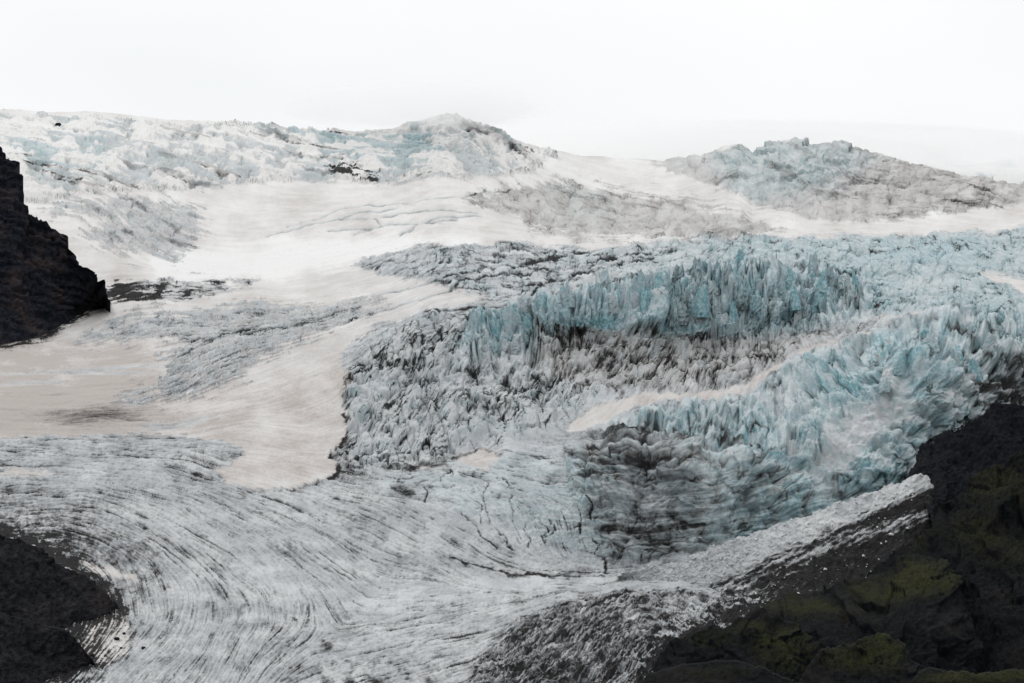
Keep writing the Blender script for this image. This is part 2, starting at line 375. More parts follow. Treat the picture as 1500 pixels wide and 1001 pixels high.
# icefall sub-zones
WALL = [(640,560),(690,478),(750,452),(830,438),(930,418),(1000,410),(1080,404),(1180,398),(1260,418),(1300,450),(1270,486),(1200,500),(1100,505),(1000,500),(940,488),(880,495),(820,520),(760,535),(700,545)]
BENCH = [(600,367),(760,357),(900,362),(1050,351),(1200,350),(1300,346),(1500,336),(1700,330),(1700,460),(1500,462),(1380,466),(1290,480),(1265,420),(1180,398),(1080,404),(1000,410),(930,418),(830,438),(720,440),(640,418),(540,395)]
BROWNZ = [(780,505),(880,490),(960,492),(1100,508),(1220,505),(1170,528),(1130,553),(1085,574),(1000,586),(900,585),(800,560)]
LOWF = [(500,560),(560,500),(640,460),(690,480),(640,560),(760,540),(800,560),(900,590),(830,630),(720,650),(640,680),(560,690),(495,690),(510,640)]
RFALL = [(1000,600),(1090,592),(1130,570),(1190,534),(1300,500),(1400,466),(1500,462),(1700,455),(1700,640),(1500,600),(1430,620),(1360,690),(1280,720),(1180,690),(1100,660),(1000,650),(900,640),(880,625)]
CLIFF = [(830,650),(900,632),(1000,645),(1100,655),(1180,685),(1280,715),(1380,680),(1420,740),(1380,800),(1300,800),(1180,800),(1080,815),(960,830),(890,828),(870,780),(840,720)]
DARKB = [(680,1010),(700,960),(760,915),(830,885),(900,870),(1000,868),(1060,880),(1130,880),(1180,920),(1200,1060),(660,1060)]
z_wall, z_bench, z_brown, z_low, z_rf, z_cliff, z_dark = [M(p, 10) for p in (WALL, BENCH, BROWNZ, LOWF, RFALL, CLIFF, DARKB)]
z_mix = M([(500,392),(560,405),(640,418),(740,438),(640,455),(560,480),(520,500),(500,520),(420,540),(360,560),(400,510),(470,470),(560,440),(480,420),(440,400)], 16)

# --- snow cover
streak = 0.5 + 0.5 * np.tanh(0.9 * L_mid + 0.5 * L_big + 0.5 * L_fine)
snow = 1 - m_ice
snow *= 1 - rough_up * (0.50 + 0.42 * sstep(-0.35, 0.1, WN3 + 0.3 * grain)) * (1 - 0.25 * np.maximum(m4, m5))
u1n = WN2 + 0.6 * WN3 + 0.2 * L_big
snow *= 1 - m1 * sstep(-0.10, 0.12, u1n + 0.15 * grain) * 0.72
snow *= 1 - 0.35 * z_mix * (streak > 0.5)
snow = np.maximum(snow, np.maximum(m_rib, m_patch) * 0.97)
snow = np.clip(snow, 0, 1)
ice = 1 - snow

# --- relief, in photo pixels at the place's distance, along the surface normal
def facets(mask, su, sv, rot, s, warp=0.35, tilt=0.9, crackw=0.07, crackd=0.6, vary=0.35):
    """broken blocks: tilted facets of random height parted by narrow cracks (about -1..1), only where mask > 0"""
    out = np.zeros_like(U); gp = np.ones_like(U); sel = mask > 0.01
    u = U[sel]; v = V[sel]
    if u.size == 0: return out, gp
    c, n = math.cos(math.radians(rot)), math.sin(math.radians(rot))
    x = (c * u + n * v) / su; y = (-n * u + c * v) / sv
    lx = x + vary * 3 * fbm(x / 5, y / 5, 2, s + 40) + warp * fbm(x * 1.3, y * 1.3, 3, s + 41); ly = y + vary * 3 * fbm(x / 5, y / 5, 2, s + 43) + warp * fbm(x * 1.3, y * 1.3, 3, s + 44)
    f1, g, cr, ox, oy = voronoi(lx, ly, s)
    k = (cr * 4095).astype(np.int32)
    h = (cr - 0.5) * 1.1 + tilt * (ox * (RND[3][k] * 2 - 1) + oy * (RND[1][k] * 2 - 1)) - crackd * np.exp(-(g / crackw) ** 2)
    out[sel] = h; gp[sel] = g
    return out, gp
H = np.zeros_like(U)
H += 9.0 * fbm(U / 240, V / 110, 3, 50) + 1.6 * fbm(U / 60, V / 26, 3, 55)
hum = ridged(U / 9, V / 6, 3, 61) - 0.55
hum2 = ridged(U / 24, V / 15, 4, 64) - 0.55
# foliation of the tongue
tongue = m_ice * (1 - np.maximum.reduce([z_wall, z_bench, z_brown, z_low, z_rf, z_cliff]))
tsm = tongue * (1 - np.maximum(m_patch, m_rib))
H += tsm * (0.75 * np.tanh(L_mid * 0.8) + 0.55 * L_fine + 0.7 * np.tanh(L_big) + 1.5 * hum + 1.3 * hum2 + 0.6 * grain - 2.0 * lines)
def billow(mask, su, sv, rot, s, o=3, warp=0.45, gain=0.55, steep=2.2):
    """rounded lumps parted by sharp seams: returns relief 0..1 and the seams"""
    out = np.zeros_like(U); seam = np.zeros_like(U); sel = mask > 0.01; u = U[sel]; v = V[sel]
    c, n = math.cos(math.radians(rot)), math.sin(math.radians(rot)); x = (c * u + n * v) / su; y = (-n * u + c * v) / sv
    x = x + warp * fbm(x * 0.9, y * 0.9, 3, s + 51); y = y + warp * fbm(x * 0.9 + 7, y * 0.9, 3, s + 52)
    t = 0; a = 1.0; tot = 0; sm = 0
    for k in range(o):
        p = np.abs(perlin(x * 2 ** k * 1.07 + 3.1 * k, y * 2 ** k - 5.3 * k, s + k)); t = t + a * np.minimum(p * steep, 1) ** 0.8; tot += a; a *= gain
        if k < 2: sm = np.maximum(sm, np.exp(-(p / (0.035 + 0.03 * k)) ** 2) * (1.0 - 0.35 * k))
    out[sel] = t / tot; seam[sel] = sm
    return out, seam
keep = 1 - 0.9 * np.maximum(m_rib, m_patch)
FA, gA = facets(z_wall, 17, 34, 6, 1, tilt=1.1)
BW, sW = billow(z_wall, 32, 90, 4, 101, 2, warp=0.9, steep=4.5)
BW2, sW2 = billow(z_wall, 19, 34, -10, 105, 3, warp=0.8, steep=3.0)
zw = blur(z_wall, 7)
wv = np.clip(0.75 + 1.1 * fbm(U / 60, V / 45, 2, 143), 0.25, 1.4)
H += zw * (BW * 23 * wv + BW2 * 9 + FA * 13 * wv + 9 * fbm(U / 70, V / 40, 2, 147))
z_lb = np.maximum.reduce([z_low, z_brown, z_bench])
FC, gC = facets(z_lb, 24, 22, -35, 3, tilt=1.0)
BC, sC = billow(z_lb, 60, 46, -40, 111, 4, 0.7)
BD, sD = billow(z_lb, 26, 17, -35, 115, 4, 0.6)
mac = fbm(U / 75, V / 48, 3, 141)
rg = ridged(U / 16, V / 16, 4, 35) - 0.5
H += keep * (z_low * (14 * mac + 11 * BC + 5 * BD + 7 * FC + 1.5 * rg + 4.5 * np.tanh(L_band)) + z_brown * (15 * mac + 11 * BC + 6 * BD + 8 * FC + 2.5 * rg) + z_bench * (5 * mac + 3 * BC + 3 * BD + 3.4 * FC + 1.0 * rg + 0.9 * L_mid + 2.6 * np.tanh(L_band)))
FE, gE = facets(z_rf, 26, 48, 20, 5, tilt=1.1); FE = blur(FE, 1)
BE, sE = billow(z_rf, 46, 95, 22, 121, 3, 0.6, steep=2.6)
BG, sG = billow(z_rf, 17, 27, 14, 125, 3, 0.5)
zr = blur(z_rf, 14) * sstep(0.0, 0.3, z_rf)
H += keep * zr * (FE * 16 + BE * 20 + BG * 8 + 5 * (ridged(U / 34, V / 60, 3, 81) - 0.5))
BH, sH = billow(z_cliff, 85, 95, 18, 131, 4, 0.6)
BI, sI = billow(z_cliff, 34, 46, 10, 135, 4, 0.7)
zc = blur(z_cliff, 12) * sstep(0.0, 0.3, z_cliff)
H += zc * (17 * BH + 3.0 * BI + 9 * fbm(U / 90, V / 70, 3, 93) + 4 * (ridged(U / 40, V / 55, 3, 91) - 0.5))
FI2, _g = facets(z_cliff, 42, 50, 15, 19, tilt=1.3, crackd=0.0, warp=0.7)
cb = ridged((U + 14 * WN3) / 150, (V + 0.0005 * (U - 1000) ** 2 + 0.12 * U + 9 * WN2) / 15, 3, 207) - 0.55     # curved layers of the ice cliff
H += zc * (8 * FI2 + 6 * cb)
BK, sK = billow(z_dark, 60, 34, -28, 151, 4, 0.7)
H += z_dark * (8 * BK + 5 * (ridged(U / 38 + V / 60, V / 26, 5, 97) - 0.5) + 2.0 * hum)
FM, gM = facets(z_rf, 80, 70, 30, 13, tilt=1.2, crackd=0.0, warp=0.8); FM = blur(FM, 4)
H += keep * zr * FM * 20
z_ter = M([(560,690),(640,690),(740,665),(830,655),(870,700),(880,770),(880,830),(800,800),(720,760),(640,740),(560,730)], 18)
ter = ridged((U + 10 * WN3) / 110, (V - 0.08 * U + 8 * WN2) / 15, 3, 203) - 0.55
H += z_ter * (4.5 * ter + 2.0 * hum2)
chute = M([(1175,700),(1215,650),(1265,600),(1300,570),(1335,560),(1325,605),(1290,650),(1230,705),(1200,730)], 14)
H -= chute * zr * (FE * 5 + BE * 10 + BG * 6)
H += z_dark * (6 * (ridged(U / 38 + V / 60, V / 26, 5, 97) - 0.5) + 3.0 * WN3 + 2.5 * hum)
rough = np.clip(z_low + z_brown + z_bench + z_rf + z_wall + 0.35 * z_cliff + 0.4 * z_dark + 0.35 * z_ter, 0, 1)
FF, gF = facets(rough, 8.5, 8, 15, 16, tilt=1.3, crackd=0.5)
H += keep * rough * (1.3 * FF + 0.5 * (ridged(U / 6.5, V / 6.5, 3, 171) - 0.5))
# the arete with its snow crest
dl, tl, sg = line_dist(U, V, [(826,632),(880,606),(940,592),(1010,588),(1088,574),(1130,553),(1170,528),(1230,508),(1300,498),(1400,466)])
H += 15 * np.exp(-(dl / np.where(sg > 0, 13, 22)) ** 2) * sstep(0.0, 0.9, tl)
# upper ice
upm = np.maximum.reduce([m2, m4, m5, m6, m7, m1])
FJ, gJ = facets(upm, 22, 13, 8, 10, tilt=1.0)
FK, gK = facets(upm, 9, 6, 5, 12, tilt=1.2)
blk = 0.9 * FJ + 0.35 * FK + 0.2 * (ridged(U / 7, V / 5, 3, 173) - 0.5) + 0.35 * np.tanh(L_big)
H += np.maximum.reduce([m2, m4, m5]) * (3.6 * blk + 3.0 * (ridged(U / 34, V / 14, 3, 41) - 0.5)) + m6 * (2.6 * blk + 1.2 * L_mid + 2 * hum) + m7 * 3 * blk
H += m5 * M([(1040,228),(1062,205),(1150,195),(1245,200),(1270,225),(1200,250),(1100,245)], 12) * (2.2 * FJ + 4 * (ridged(U / 34, V / 26, 3, 47) - 0.5))
H += m1 * ice * (3.4 * blk + 8 * (ridged(U / 75, V / 18, 4, 44) - 0.5) + 2.2 * np.tanh(L_band)) + m1 * (3.4 * np.tanh(L_big) + 6 * sstep(0.1, -0.2, u1n))
H += snow * (0.6 * hum + 0.4 * grain + 0.15 * L_fine + 0.3 * L_mid + 0.45 * np.tanh(L_big) + 0.6 * np.tanh(L_band))
# long crevasses that part the snow slabs
def crack(pts, w, depth):
    d, t, s_ = line_dist(WU * 0.45 + U * 0.55, WV * 0.45 + V * 0.55, pts); k = np.exp(-(d / w) ** 2)
    return -depth * k, k
CRK = [([(390,345),(450,328),(520,312),(585,305)],1.3,5),([(520,345),(560,330),(552,322),(500,318)],1.6,7),([(560,330),(620,326),(668,320)],1.6,7),([(600,340),(612,328),(640,318),(705,314)],1.5,6),
       ([(480,338),(540,335),(560,330)],1.5,6),([(585,345),(606,336)],1.6,6),([(420,330),(500,305),(560,300)],1.0,4),([(560,318),(640,308),(700,310)],1.2,4),
       ([(500,476),(560,458),(620,440),(700,415)],1.2,4),([(545,435),(640,415),(740,392),(860,370)],1.4,5),([(620,460),(700,452),(760,448)],1.4,4),([(700,412),(800,392),(900,380),(1000,370)],1.6,6),
       ([(740,425),(850,400),(960,385)],1.4,5),([(290,502),(330,490),(420,478)],1.2,4),([(560,300),(680,288),(760,275)],0.9,3)]
crk = np.zeros_like(U)
for p, w, d in CRK:
    h, k = crack(p, w * 1.5, d * 0.5); H += h; crk = np.maximum(crk, k)
# the dark rim where tongue and snow lobe meet
rim, _, _ = line_dist(WU, WV, [(320,700),(345,712),(385,720),(435,717),(480,704),(494,690),(486,662),(506,640),(515,622),(497,606)])
rimk = np.exp(-(rim / 3.0) ** 2) * sstep(-0.5, 0.3, WN3 + 0.6 * grain)
H -= 3 * rimk

msm = np.clip(zr + zc, 0, 1); H = H * (1 - 0.15 * msm) + blur(H, 2) * 0.15 * msm
# no ceilings: ice that leans out is carried by the ice below it
Hf = H.copy()
for r_ in range(NV - 2, -1, -1): Hf[r_] = np.maximum(Hf[r_], Hf[r_ + 1] - 2.6)
mst = np.clip(zr + zc + 0.8 * zw + z_brown * 0.7, 0, 1); H = H * (1 - mst) + Hf * mst
# --- ash bands along the foliation; ash plus painted shade in icefall films and crevasses
patchy = sstep(-0.35, 0.45, WN2)
dirt_shade = np.zeros_like(U)
tdir = np.clip(0.41 - (0.02 + 0.05 * grp) * L_mid - 0.06 * L_fine - 0.05 * grp * L_big + 0.14 * WN2 + 0.14 * WN3 + 0.20 * grain + 0.42 * lines, 0, 1)
dirt_shade += tongue * tdir
dirt_shade += tongue * (0.15 + 0.08 * WN3 + 0.1 * grain) * M([(-200,715),(60,722),(130,740),(210,800),(230,850),(170,900),(100,830),(-200,790)], 40)
dirt_shade += z_dark * (0.07 + 0.24 * np.exp(-((U - 830 - 0.4 * (960 - V)) / 130) ** 2) + 0.10 * WN3 - 0.06 * L_mid - 0.04 * L_fine + 0.12 * WN2 + 0.1 * grain)
dirt_shade += tongue * 0.4 * M([(400,1060),(430,990),(560,975),(640,1000),(700,1060)], 40) * sstep(-0.2, 0.5, WN3)
dirt_shade += z_low * np.clip(0.27 - 0.16 * L_mid - 0.12 * L_fine + 0.35 * WN2 + 0.22 * WN3 - 0.2 * FC, 0, 0.85)
dirt_shade += z_brown * np.clip(0.26 + 0.22 * WN3 + 0.12 * grain - 0.12 * L_fine - 0.2 * FC, 0, 0.95)
dirt_shade += z_wall * np.clip(0.16 + 0.30 * WN3 - 0.1 * L_fine + 0.15 * sstep(470, 520, V), 0, 0.6)
dirt_shade += z_bench * np.clip(0.17 + 0.28 * WN3 + 0.14 * grain - 0.14 * L_mid - 0.1 * L_fine + 0.18 * sstep(1050, 750, U), 0, 0.8)
dirt_shade += z_rf * np.clip(0.24 + 0.35 * WN3 + 0.14 * grain + 0.25 * fbm(U / 40, V / 40, 4, 77) + 0.3 * sstep(1380, 1480, U) * sstep(500, 560, V), 0, 0.8)  # film level includes painted shade on the right icefall
dirt_shade += z_cliff * np.clip(0.36 + 0.06 * WN3 + 0.10 * fbm(U / 60, V / 50, 4, 79) + 0.10 * sstep(1080, 900, U) + 0.08 * fbm(U / 9, V / 40, 4, 83) + 0.06 * grain, 0, 0.9)
ssel = sstep(-0.35, 0.25, WN3 + 0.6 * WN2)
crkline = z_cliff * 0.32 * np.maximum(sH, sI * 0.8) * ssel + ssel * (0.5 * z_wall * np.maximum(sW, 0.7 * sW2) + 0.42 * z_rf * np.maximum(sE, 0.7 * sG)) + 0.6 * ssel * (z_low + z_brown + 0.8 * z_bench) * np.maximum(sC, 0.85 * sD) + 0.12 * z_dark * sK  # seams darkened in colour: ash together with painted crevice shade
dirt_shade += crkline
dirt_shade += (m2 * 0.30 + m4 * 0.26 + m5 * 0.20 + m6 * 0.42 + m7 * 0.7 + m1 * ice * 0.20) * np.clip(0.75 + 0.9 * WN3 - 0.45 * L_mid - 0.2 * L_fine, 0, 2)
dirt_shade += m1 * 0.5 * sstep(0.9, 2.0, -L_big + 0.7 * WN2) + 1.0 * M([(470,247),(520,243),(560,256),(545,269),(495,264)], 8) * sstep(-0.8, 0.6, L_mid + L_big)
dirt_shade += m1 * 0.42 * sstep(0.5, 1.8, L_band + 0.8 * WN2 + 0.3 * L_mid) + m5 * 0.34 * sstep(0.5, 1.7, L_band + 0.5 * L_mid) + 0.3 * (m2 + m4) * sstep(0.5, 1.7, L_band + 0.5 * L_mid)
dirt_shade += m5 * 0.18 * sstep(1180, 1330, U) * sstep(-0.3, 0.8, -L_mid)
dirt_shade += 0.35 * M([(740,212),(770,205),(790,225),(770,238),(742,236)], 6) * sstep(-0.5, 0.6, L_mid)
dirt_shade *= 1 - 0.93 * np.maximum(m_rib, m_patch * 0.8)
snow *= 1 - 0.6 * crk
dirt_shade += crk * (0.55 + 0.1 * m_ice) * (0.8 + 0.5 * WN3) + 0.75 * rimk * sstep(430, 500, U) + 0.25 * rimk * (0.5 + WN3)  # long crevasses get the dark of their walls painted in
for pts, w, a in [([(660,812),(700,824),(745,838),(800,842)],2.2,0.8),([(770,836),(810,843),(850,845)],2.0,0.7),([(560,690),(600,684),(650,683)],3,0.6),([(580,715),(600,722)],5,0.6),
                  ([(665,672),(700,662),(735,664)],2,0.5),([(430,908),(432,910)],3,0.7),([(475,945),(480,948)],5,0.55),([(350,900),(362,890)],4,0.4)]:
    d, _, _ = line_dist(WU, WV, pts); dirt_shade += a * np.exp(-(d / w) ** 2) * (0.6 + 0.4 * np.tanh(L_fine))
dirt_shade += snow * np.clip(0.13 - 0.05 * L_mid - 0.05 * L_fine + 0.1 * WN2 + 0.06 * grain, 0, 0.4) * (1 - m1) * sstep(260, 450, V)
SQ = [[(710,706),(708,725),(712,744),(717,767)],[(750,724),(749,745),(752,764)],[(676,750),(690,768),(700,777),(714,788),(727,802)],[(788,760),(795,768),(802,777),(800,796)],[(806,758),(812,772),(809,786)],
      [(820,762),(824,778)],[(847,744),(848,760),(846,784)],[(868,790),(874,800),(873,814),(884,824),(888,836)],[(700,735),(706,750),(704,765)],[(620,712),(626,730),(622,738)],[(646,704),(655,690),(660,700)],
      [(740,700),(744,712)],[(866,734),(872,752),(868,764)],[(770,770),(776,790),(772,800)],[(730,775),(742,790),(744,806)]]
for pts in SQ:
    d, _, _ = line_dist(WU, WV, pts); k = np.exp(-(d / 1.2) ** 2) * sstep(-0.9, 0.2, WN3 + 0.5 * WN2 + 0.5); dirt_shade += 0.5 * k; H -= 2.5 * k
dirt_shade += z_ter * (0.16 * sstep(0.1, -0.25, ter) + 0.25 * sstep(0.25, 0.6, WN3)) - z_ter * 0.16
dirt_shade += z_cliff * (0.16 * sstep(0.05, -0.3, cb) - 0.12 * sstep(0.1, 0.35, cb))
dirt_shade -= chute * 0.35
for (a, b, ru, rv, am) in [(860,520,70,24,.12),(960,545,90,32,.15),(1080,540,70,28,.12),(1170,478,90,16,.18),(900,640,60,14,.22),(950,690,100,40,.16),(950,785,85,38,.20),(1090,720,50,40,.10),(700,600,60,40,.08),
      (790,560,80,26,.12),(510,650,18,40,.25),(1455,560,60,36,.26),(1060,640,60,16,.15),(1420,500,50,20,.12),(60,820,90,40,.12),(800,960,100,50,.05),(640,690,60,12,.12),(600,560,40,50,.08)]:
    dirt_shade += am * np.exp(-((WU - a) / ru) ** 2 - ((WV - b) / rv) ** 2) * (1 + 0.8 * WN3 + 0.5 * grain)  # films mix ash cover with painted shade on steep icefall faces
for (a, b, ru, rv, am) in [(720,765,80,40,.16),(860,600,60,18,.18),(1250,640,60,50,.15),(760,640,60,25,.12),(600,870,200,25,.08),(400,800,150,60,.06),(820,855,140,10,.15)]:
    dirt_shade -= am * np.exp(-((WU - a) / ru) ** 2 - ((WV - b) / rv) ** 2)
dirt_shade += m7 * 0.6 * np.exp(-((U - 170) / 45) ** 2)
dirt_shade += 0.42 * M([(110,900),(185,896),(200,930),(190,965),(150,980),(110,965)], 8) * (0.6 + 0.8 * grain - 0.3 * L_mid)
dirt_shade = np.clip(dirt_shade, 0, 1.1)
dirt_shade += 0.52 * np.exp(-((U - 140) / 85) ** 2 - ((V - 610 + 8 * WN2) / 15) ** 2) * (1 - m_ice)  # shade of the left snow hollow, painted into the colour
for pts in [[(-20,549),(60,546),(140,543),(190,536),(215,534),(245,540)],[(90,549),(170,546),(238,548)],[(-20,566),(60,561),(100,559)],[(185,628),(260,619),(332,607)],[(200,631),(280,621),(310,614)]]:
    d, tt_, _ = line_dist(WU * 0.3 + U * 0.7, WV * 0.3 + V * 0.7, pts); k = np.exp(-(d / 2.6) ** 2) * sstep(0, 0.5, tt_) * sstep(len(pts) - 1, len(pts) - 1.5, tt_)
    snow = snow * (1 - 0.8 * k); dirt_shade += 0.16 * k; H -= 2 * k
# rock debris strewn over the ice along the margins
for pts, w in [([(-130,752),(0,782),(62,803),(112,838),(150,864),(176,893),(150,908),(110,925),(138,975),(80,995),(20,1025)], 13), ([(-130,545),(0,507),(60,493),(110,467),(150,448),(164,441),(190,432),(235,424)], 6),
               ([(935,1005),(966,958),(1010,932),(1080,906),(1130,893),(1180,872),(1240,855)], 12), ([(1050,872),(1120,880),(1180,870)], 6), ([(1340,700),(1352,652),(1376,640),(1425,620),(1458,593),(1500,590)], 6)]:
    d, _, _ = line_dist(U, V, pts); dirt_shade += 1.0 * np.exp(-d / w) * sstep(-0.35, 0.45, WN3 + 0.7 * grain - 0.25 * L_mid + 0.5 * np.exp(-d / (0.5 * w)))
dirt_shade = np.clip(dirt_shade, 0, 1.1)
tan = m4 * (0.42 + 0.8 * WN3) + m5 * (0.15 + 0.35 * sstep(1180, 1350, U) + 0.7 * WN3) + m1 * ice * (0.12 + 0.7 * WN3 - 0.2 * L_big) + z_brown * (0.5 + 0.5 * WN3) + z_cliff * 0.5 * sstep(0, 0.5, WN3 + 0.4 * WN2) + m2 * 0.2 + z_low * 0.12 + z_rf * 0.6 * sstep(0.25, 0.6, WN3 - 0.3 * WN2)
tan = np.clip(tan, 0, 0.85)

# --- blue ice, brown dust on the snow, painted shade in the snow hollow
blue = z_wall * (0.66 + 0.55 * WN3 + 0.35 * WN2 - 0.4 * sstep(480, 530, V)) + z_bench * (0.24 + 0.46 * sstep(850, 1150, U) + 0.6 * WN3 + 0.35 * WN2) + z_rf * (0.52 + 0.75 * WN3 + 0.6 * WN2) + z_cliff * (0.30 + 0.4 * sstep(980, 1150, U) + 0.3 * WN2)
blue += z_low * (0.22 + 0.45 * WN3) + z_brown * 0.15 + tongue * 0.05
blue += m1 * ice * (0.5 + 0.6 * WN2) + m5 * (0.05 + 0.95 * M([(1040,228),(1100,205),(1240,205),(1290,235),(1200,275),(1100,300),(1060,270)], 16)) + m4 * (0.15 + 0.5 * M([(800,262),(900,262),(900,330),(800,320)], 20)) + m2 * 0.2 + m6 * 0.12
blue += 0.7 * M([(20,200),(150,200),(165,240),(120,252),(20,235)], 10) + 0.75 * M([(430,190),(560,186),(640,195),(650,235),(560,250),(440,235)], 10)
blue += crk * 0.4 - chute * 0.35 + z_ter * (0.18 + 0.5 * np.clip(ter, 0, 1))
for (a, b, ru, rv, am) in [(1310,530,40,30,.5),(1250,570,50,30,.3),(870,490,40,12,.4),(980,500,40,15,.4),(1400,490,60,20,.35),(1350,375,80,15,.3),(1080,650,60,20,.3),(760,490,70,40,.25)]:
    blue += am * np.exp(-((WU - a) / ru) ** 2 - ((WV - b) / rv) ** 2)
blue = np.clip(blue, 0, 1)
brown = 0.20 + 0.20 * sstep(220, 300, V) + 0.34 * sstep(330, 620, V) + 0.42 * WN2 + 0.14 * WN3 + 0.07 * np.tanh(L_big) + 0.05 * L_mid * sstep(350, 450, V) - 0.08 * lines * (V > 350)
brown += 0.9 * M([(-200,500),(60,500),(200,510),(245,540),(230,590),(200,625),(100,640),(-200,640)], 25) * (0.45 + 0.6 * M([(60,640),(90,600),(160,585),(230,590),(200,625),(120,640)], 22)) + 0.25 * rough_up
brown -= 0.55 * M([(230,370),(420,350),(700,352),(700,385),(540,385),(420,405),(220,408)], 18)
brown += 0.75 * np.exp(-((WU - 120) / 110) ** 2 - ((WV - 606) / 24) ** 2)  # brown part of the hollow's painted shade
brown = np.clip(brown, 0, 1.25)

# --- displaced surface
PX = (DEP / F)[..., None]
POS = P + NRM * (H[..., None] * PX)
# far side behind the skyline
BACK = []
for dy, dz in ((60, -6), (200, -40), (600, -160), (1400, -420)):
    b = POS[-1].copy(); b[:, 1] += dy; b[:, 0] *= 1 + dy / 4000; b[:, 2] += dz; BACK.append(b)
ALL = np.concatenate([POS, np.array(BACK)], 0); nb = len(BACK); NR = NV + nb
# the glacier goes on beyond both picture edges
SIDE = [40, 90, 160, 260, 420, 700]; ns = len(SIDE)
def widen(A):
    l = np.stack([A[:, 0] - np.array([d, 0, 0]) * A[:, 0, 1:2] / F + np.array([0, 0, 6.0]) * math.sin(d) for d in SIDE[::-1]], 1)
    r = np.stack([A[:, -1] + np.array([d, 0, 0]) * A[:, -1, 1:2] / F + np.array([0, 0, 6.0]) * math.sin(d) for d in SIDE], 1)
    return np.concatenate([l, A, r], 1)
ALL = widen(ALL)
def ext(a):
    a = np.concatenate([a, np.repeat(a[-1:], nb, 0)], 0); return np.concatenate([np.repeat(a[:, :1], ns, 1), a, np.repeat(a[:, -1:], ns, 1)], 1)
ANRM = grid_normals(ALL); ANRM *= np.sign(np.median(ANRM[..., 2]))
# --- which part of the glacier each face belongs to
REG = np.zeros((NV, NU), np.int32)                       # 0 snow field
REG[m_ice > 0.5] = 1                                     # ice tongue
for z in (z_low, z_wall, z_bench, z_brown, z_rf): REG[(z > 0.5)] = 2   # icefall
REG[z_cliff > 0.5] = 3
REG[m_rib > 0.5] = 4
for k_, p_ in enumerate(patches[:7]): REG[(m_patch > 0.5) & (poly_mask(U, V, p_, 30) > 0.12)] = 10 + k_
REG[m1 > 0.5] = 5; REG[m5 > 0.5] = 6; REG[m4 > 0.5] = 7; REG[m6 > 0.5] = 8; REG[m2 > 0.5] = 9
REG = ext(REG); REG[NV:] = np.where(REG[NV:] == 0, 0, REG[NV:])
PARTS = ['snow_field', 'ice_tongue', 'icefall', 'ice_cliff', 'snow_crest', 'upper_icefall', 'ice_dome', 'crevasse_field', 'crevasse_field', 'crevasse_field'] + ['snow_patch'] * 7
PLAB = {3: 'ash-streaked grey ice cliff above the cone of ice debris', 4: 'narrow beige snow crest running up the icefall', 5: 'pale blue broken ice below the cloudy peak',
        6: 'rounded dome of broken dirty ice on the skyline', 2: 'turquoise icefall of jagged seracs', 1: 'grey lower tongue with curved dark ash bands', 0: 'smooth beige-white snow slopes',
        7: 'brownish crevassed bulge between two snow basins', 8: 'grey crevassed ice step beside the beige snow', 9: 'small broken ice step next to the dark rock cliff', **{k: 'beige snow patch left on the bare ice' for k in range(10, 17)}}
glacier = link(bpy.data.objects.new('glacier', None)); glacier.location = (0, 1700, CAMZ - 160)
tag(glacier, 'wide glacier of grey ice, beige snow and turquoise icefall', 'glacier', kind='structure')
GO = np.array(glacier.location)
FAC = grid_faces(NR, NU + 2 * ns); freg = REG.ravel()[FAC[:, 0]]
flat = {'dirt_shade': ext(dirt_shade).ravel(), 'snow': ext(snow).ravel(), 'blue': ext(blue).ravel(), 'brown': ext(brown).ravel(), 'tan': ext(tan).ravel()}
AC = ALL.reshape(-1, 3) - GO; AN = ANRM.reshape(-1, 3)
part_obj = {}
for rid, nm in enumerate(PARTS):
    f = FAC[freg == rid]
    if not len(f): continue
    idx, inv = np.unique(f.ravel(), return_inverse=True)
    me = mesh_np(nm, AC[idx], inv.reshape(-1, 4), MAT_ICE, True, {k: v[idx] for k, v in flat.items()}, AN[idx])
    o = link(bpy.data.objects.new(nm, me), glacier); part_obj[rid] = o
    o['label'] = PLAB[rid]
def surf(u, v):
    """final surface point of the glacier at a photo direction"""
    c = (u - ucol[0]) / duc; ci = int(round(min(max(c, 0), NU - 1))); r = (vbot - v) / (vbot - vsky[ci]) * (NV - 1); ri = int(round(min(max(r, 0), NV - 1)))
    return POS[ri, ci], DEP[ri, ci], NRM[ri, ci], (ri, ci)

